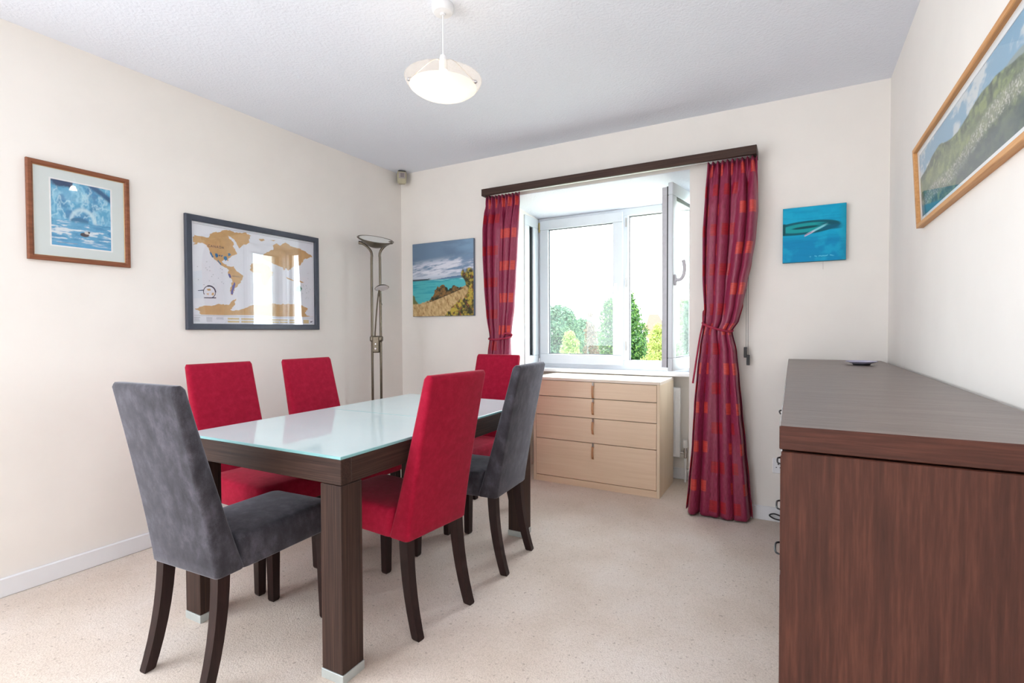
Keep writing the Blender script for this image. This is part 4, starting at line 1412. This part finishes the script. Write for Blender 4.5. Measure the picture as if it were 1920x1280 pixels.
def tree(name, label, cat, x, y, ztop, width, mat, seed, leaf=0.16, n=3500, low=0.25, group=None, blobs=None):
    rd = random.Random(seed)
    h = ztop - GZ
    root = thing(name, label, cat, (x, y, GZ), 0, group)
    bl_ = []
    nb = int(max(blobs or 16, 11 * h / width))
    for k in range(nb):
        t = (k + rd.random()) / nb
        z = h * (low + (0.93 - low) * t)
        prof_ = math.sqrt(max(0.08, 1 - (abs(t - 0.58) / (0.46 if t > 0.58 else 0.8)) ** 2.2))
        a = k * 2.4 + rd.uniform(-0.5, 0.5)
        br = width * rd.uniform(0.15, 0.22) * (0.55 + 0.45 * prof_)
        q = max(0.0, width / 2 * prof_ - br) * rd.uniform(0.55, 1.05)
        bl_.append((q * math.cos(a), q * math.sin(a), min(z, h - br), br))
    bl_.append((0, 0, h - width * 0.13, width * 0.13))
    bl_ = bl_ + bl_[nb // 3:]
    bm = bmesh.new()
    for k in range(n):
        cx_, cy_, cz_, r = rd.choice(bl_)
        d = Vector((rd.gauss(0, 1), rd.gauss(0, 1), rd.gauss(0, 1))).normalized()
        c = Vector((cx_, cy_, cz_)) + d * r * (0.70 + 0.42 * rd.random())
        nn = (d + Vector((rd.gauss(0, 0.5), rd.gauss(0, 0.5), rd.gauss(0, 0.5)))).normalized()
        a = nn.orthogonal().normalized()
        c2 = nn.cross(a)
        an = rd.uniform(0, PI)
        a, c2 = a * math.cos(an) + c2 * math.sin(an), c2 * math.cos(an) - a * math.sin(an)
        s = leaf * rd.uniform(0.6, 1.25)
        bm.faces.new([bm.verts.new(c + a * s), bm.verts.new(c + c2 * s * 0.55), bm.verts.new(c - a * s), bm.verts.new(c - c2 * s * 0.55)])
    me = bpy.data.meshes.new('crown')
    bm.to_mesh(me)
    bm.free()
    me.materials.append(mat)
    o = bpy.data.objects.new('crown', me)
    COL.objects.link(o)
    o.parent = root
    b = MB().tube(catmull([(0, 0, 0), (0.03 * width, 0, h * 0.3), (0, 0.02 * width, h * 0.6), (0, 0, h * 0.85)], 4), [0.05 * width * (1 - 0.055 * i) for i in range(13)], 8)
    for k in range(5):
        cx_, cy_, cz_, r = bl_[k]
        b.tube([(0, 0, max(0.2, cz_ - h * 0.2)), (cx_ * 0.5, cy_ * 0.5, cz_ - h * 0.05), (cx_, cy_, cz_)], [0.022 * width, 0.015 * width, 0.006 * width], 6)
    b.build('trunk', bark, root, True)
    return root


G_mid = leafmat('fresh_green_leaves', lin(30, 62, 36), lin(58, 98, 50), lin(104, 140, 66))
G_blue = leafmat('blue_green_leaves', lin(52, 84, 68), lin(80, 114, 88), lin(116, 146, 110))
G_yel = leafmat('yellow_green_leaves', lin(112, 130, 66), lin(146, 160, 84), lin(180, 188, 112))
G_cop = leafmat('copper_leaves', lin(76, 66, 56), lin(104, 88, 72), lin(130, 114, 90))
G_pal = leafmat('pale_green_leaves', lin(104, 130, 72), lin(140, 162, 94), lin(170, 186, 120))
TREES = [
    # name, label, category, x, y, top z, width, material, leaf, count, low, seed
    ('broadleaf_tree', 'large green tree standing in the middle of the window view', 'tree', -3.66, 18.15, 2.86, 2.8, G_mid, 0.065, 26000, 0.12, 1),
    ('copper_tree', 'small copper-leaved tree at the left edge of the big green tree', 'tree', -2.35, 10.9, 1.66, 0.62, G_cop, 0.04, 3500, 0.2, 2),
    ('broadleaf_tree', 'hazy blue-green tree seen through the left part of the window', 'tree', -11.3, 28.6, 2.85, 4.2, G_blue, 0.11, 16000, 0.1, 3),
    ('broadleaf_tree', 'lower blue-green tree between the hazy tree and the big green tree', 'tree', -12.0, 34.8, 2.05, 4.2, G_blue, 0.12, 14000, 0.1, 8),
    ('bush', 'pale yellow-green bush low in the left window pane', 'bush', -3.27, 11.5, 1.12, 1.3, G_pal, 0.04, 9000, 0.05, 4),
    ('broadleaf_tree', 'distant green tree rising behind the house roof', 'tree', -8.6, 64.5, 4.9, 9.0, G_mid, 0.2, 16000, 0.1, 5),
    ('bush', 'bright yellow-green bush in the open part of the window', 'bush', -0.58, 11.85, 1.34, 1.25, G_yel, 0.035, 14000, 0.05, 6),
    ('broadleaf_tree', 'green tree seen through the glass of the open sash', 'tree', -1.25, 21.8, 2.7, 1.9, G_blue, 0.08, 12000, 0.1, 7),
    ('bush', 'dark green shrub at the foot of the big tree behind the window', 'bush', -2.95, 15.9, 0.5, 1.0, G_mid, 0.05, 7000, 0.05, 9),
]
for nm_, lb_, ct_, x_, y_, zt_, w_, mt_, lf_, n_, lo_, sd_ in TREES:
    tree(nm_, lb_, ct_, x_, y_, zt_, w_, mt_, sd_, lf_, n_, lo_, blobs=30)
hs = thing('house', 'distant brick house with red tiled roof between the trees', 'house', (-10.25, 51.2, GZ), math.radians(20))
hw_ = 0.95
MB().box(-hw_, hw_, -1.6, 1.6, 0, 4.4).build('wall', plain('pale_brick', lin(164, 140, 126), 0.9, var=0.1, scale=10), hs)
b = MB().loft([[(-hw_ - 0.15, -1.8, 4.35), (-hw_ - 0.15, 1.8, 4.35), (-hw_ + 0.5, 0, 6.0)], [(hw_ + 0.15, -1.8, 4.35), (hw_ + 0.15, 1.8, 4.35), (hw_ - 0.5, 0, 6.0)]])
b.build('roof', plain('red_roof_tiles', lin(150, 84, 70), 0.85, var=0.15, scale=12), hs)
for wx in (-0.45, 0.45):
    wf = MB().box(wx - 0.30, wx + 0.30, -1.66, -1.58, 3.05, 4.0).build('window', M['upvc'], hs)
    MB().box(wx - 0.24, wx + 0.24, -1.675, -1.655, 3.12, 3.93).build('pane', plain('dark_window_glass', lin(96, 108, 118), 0.1), wf)
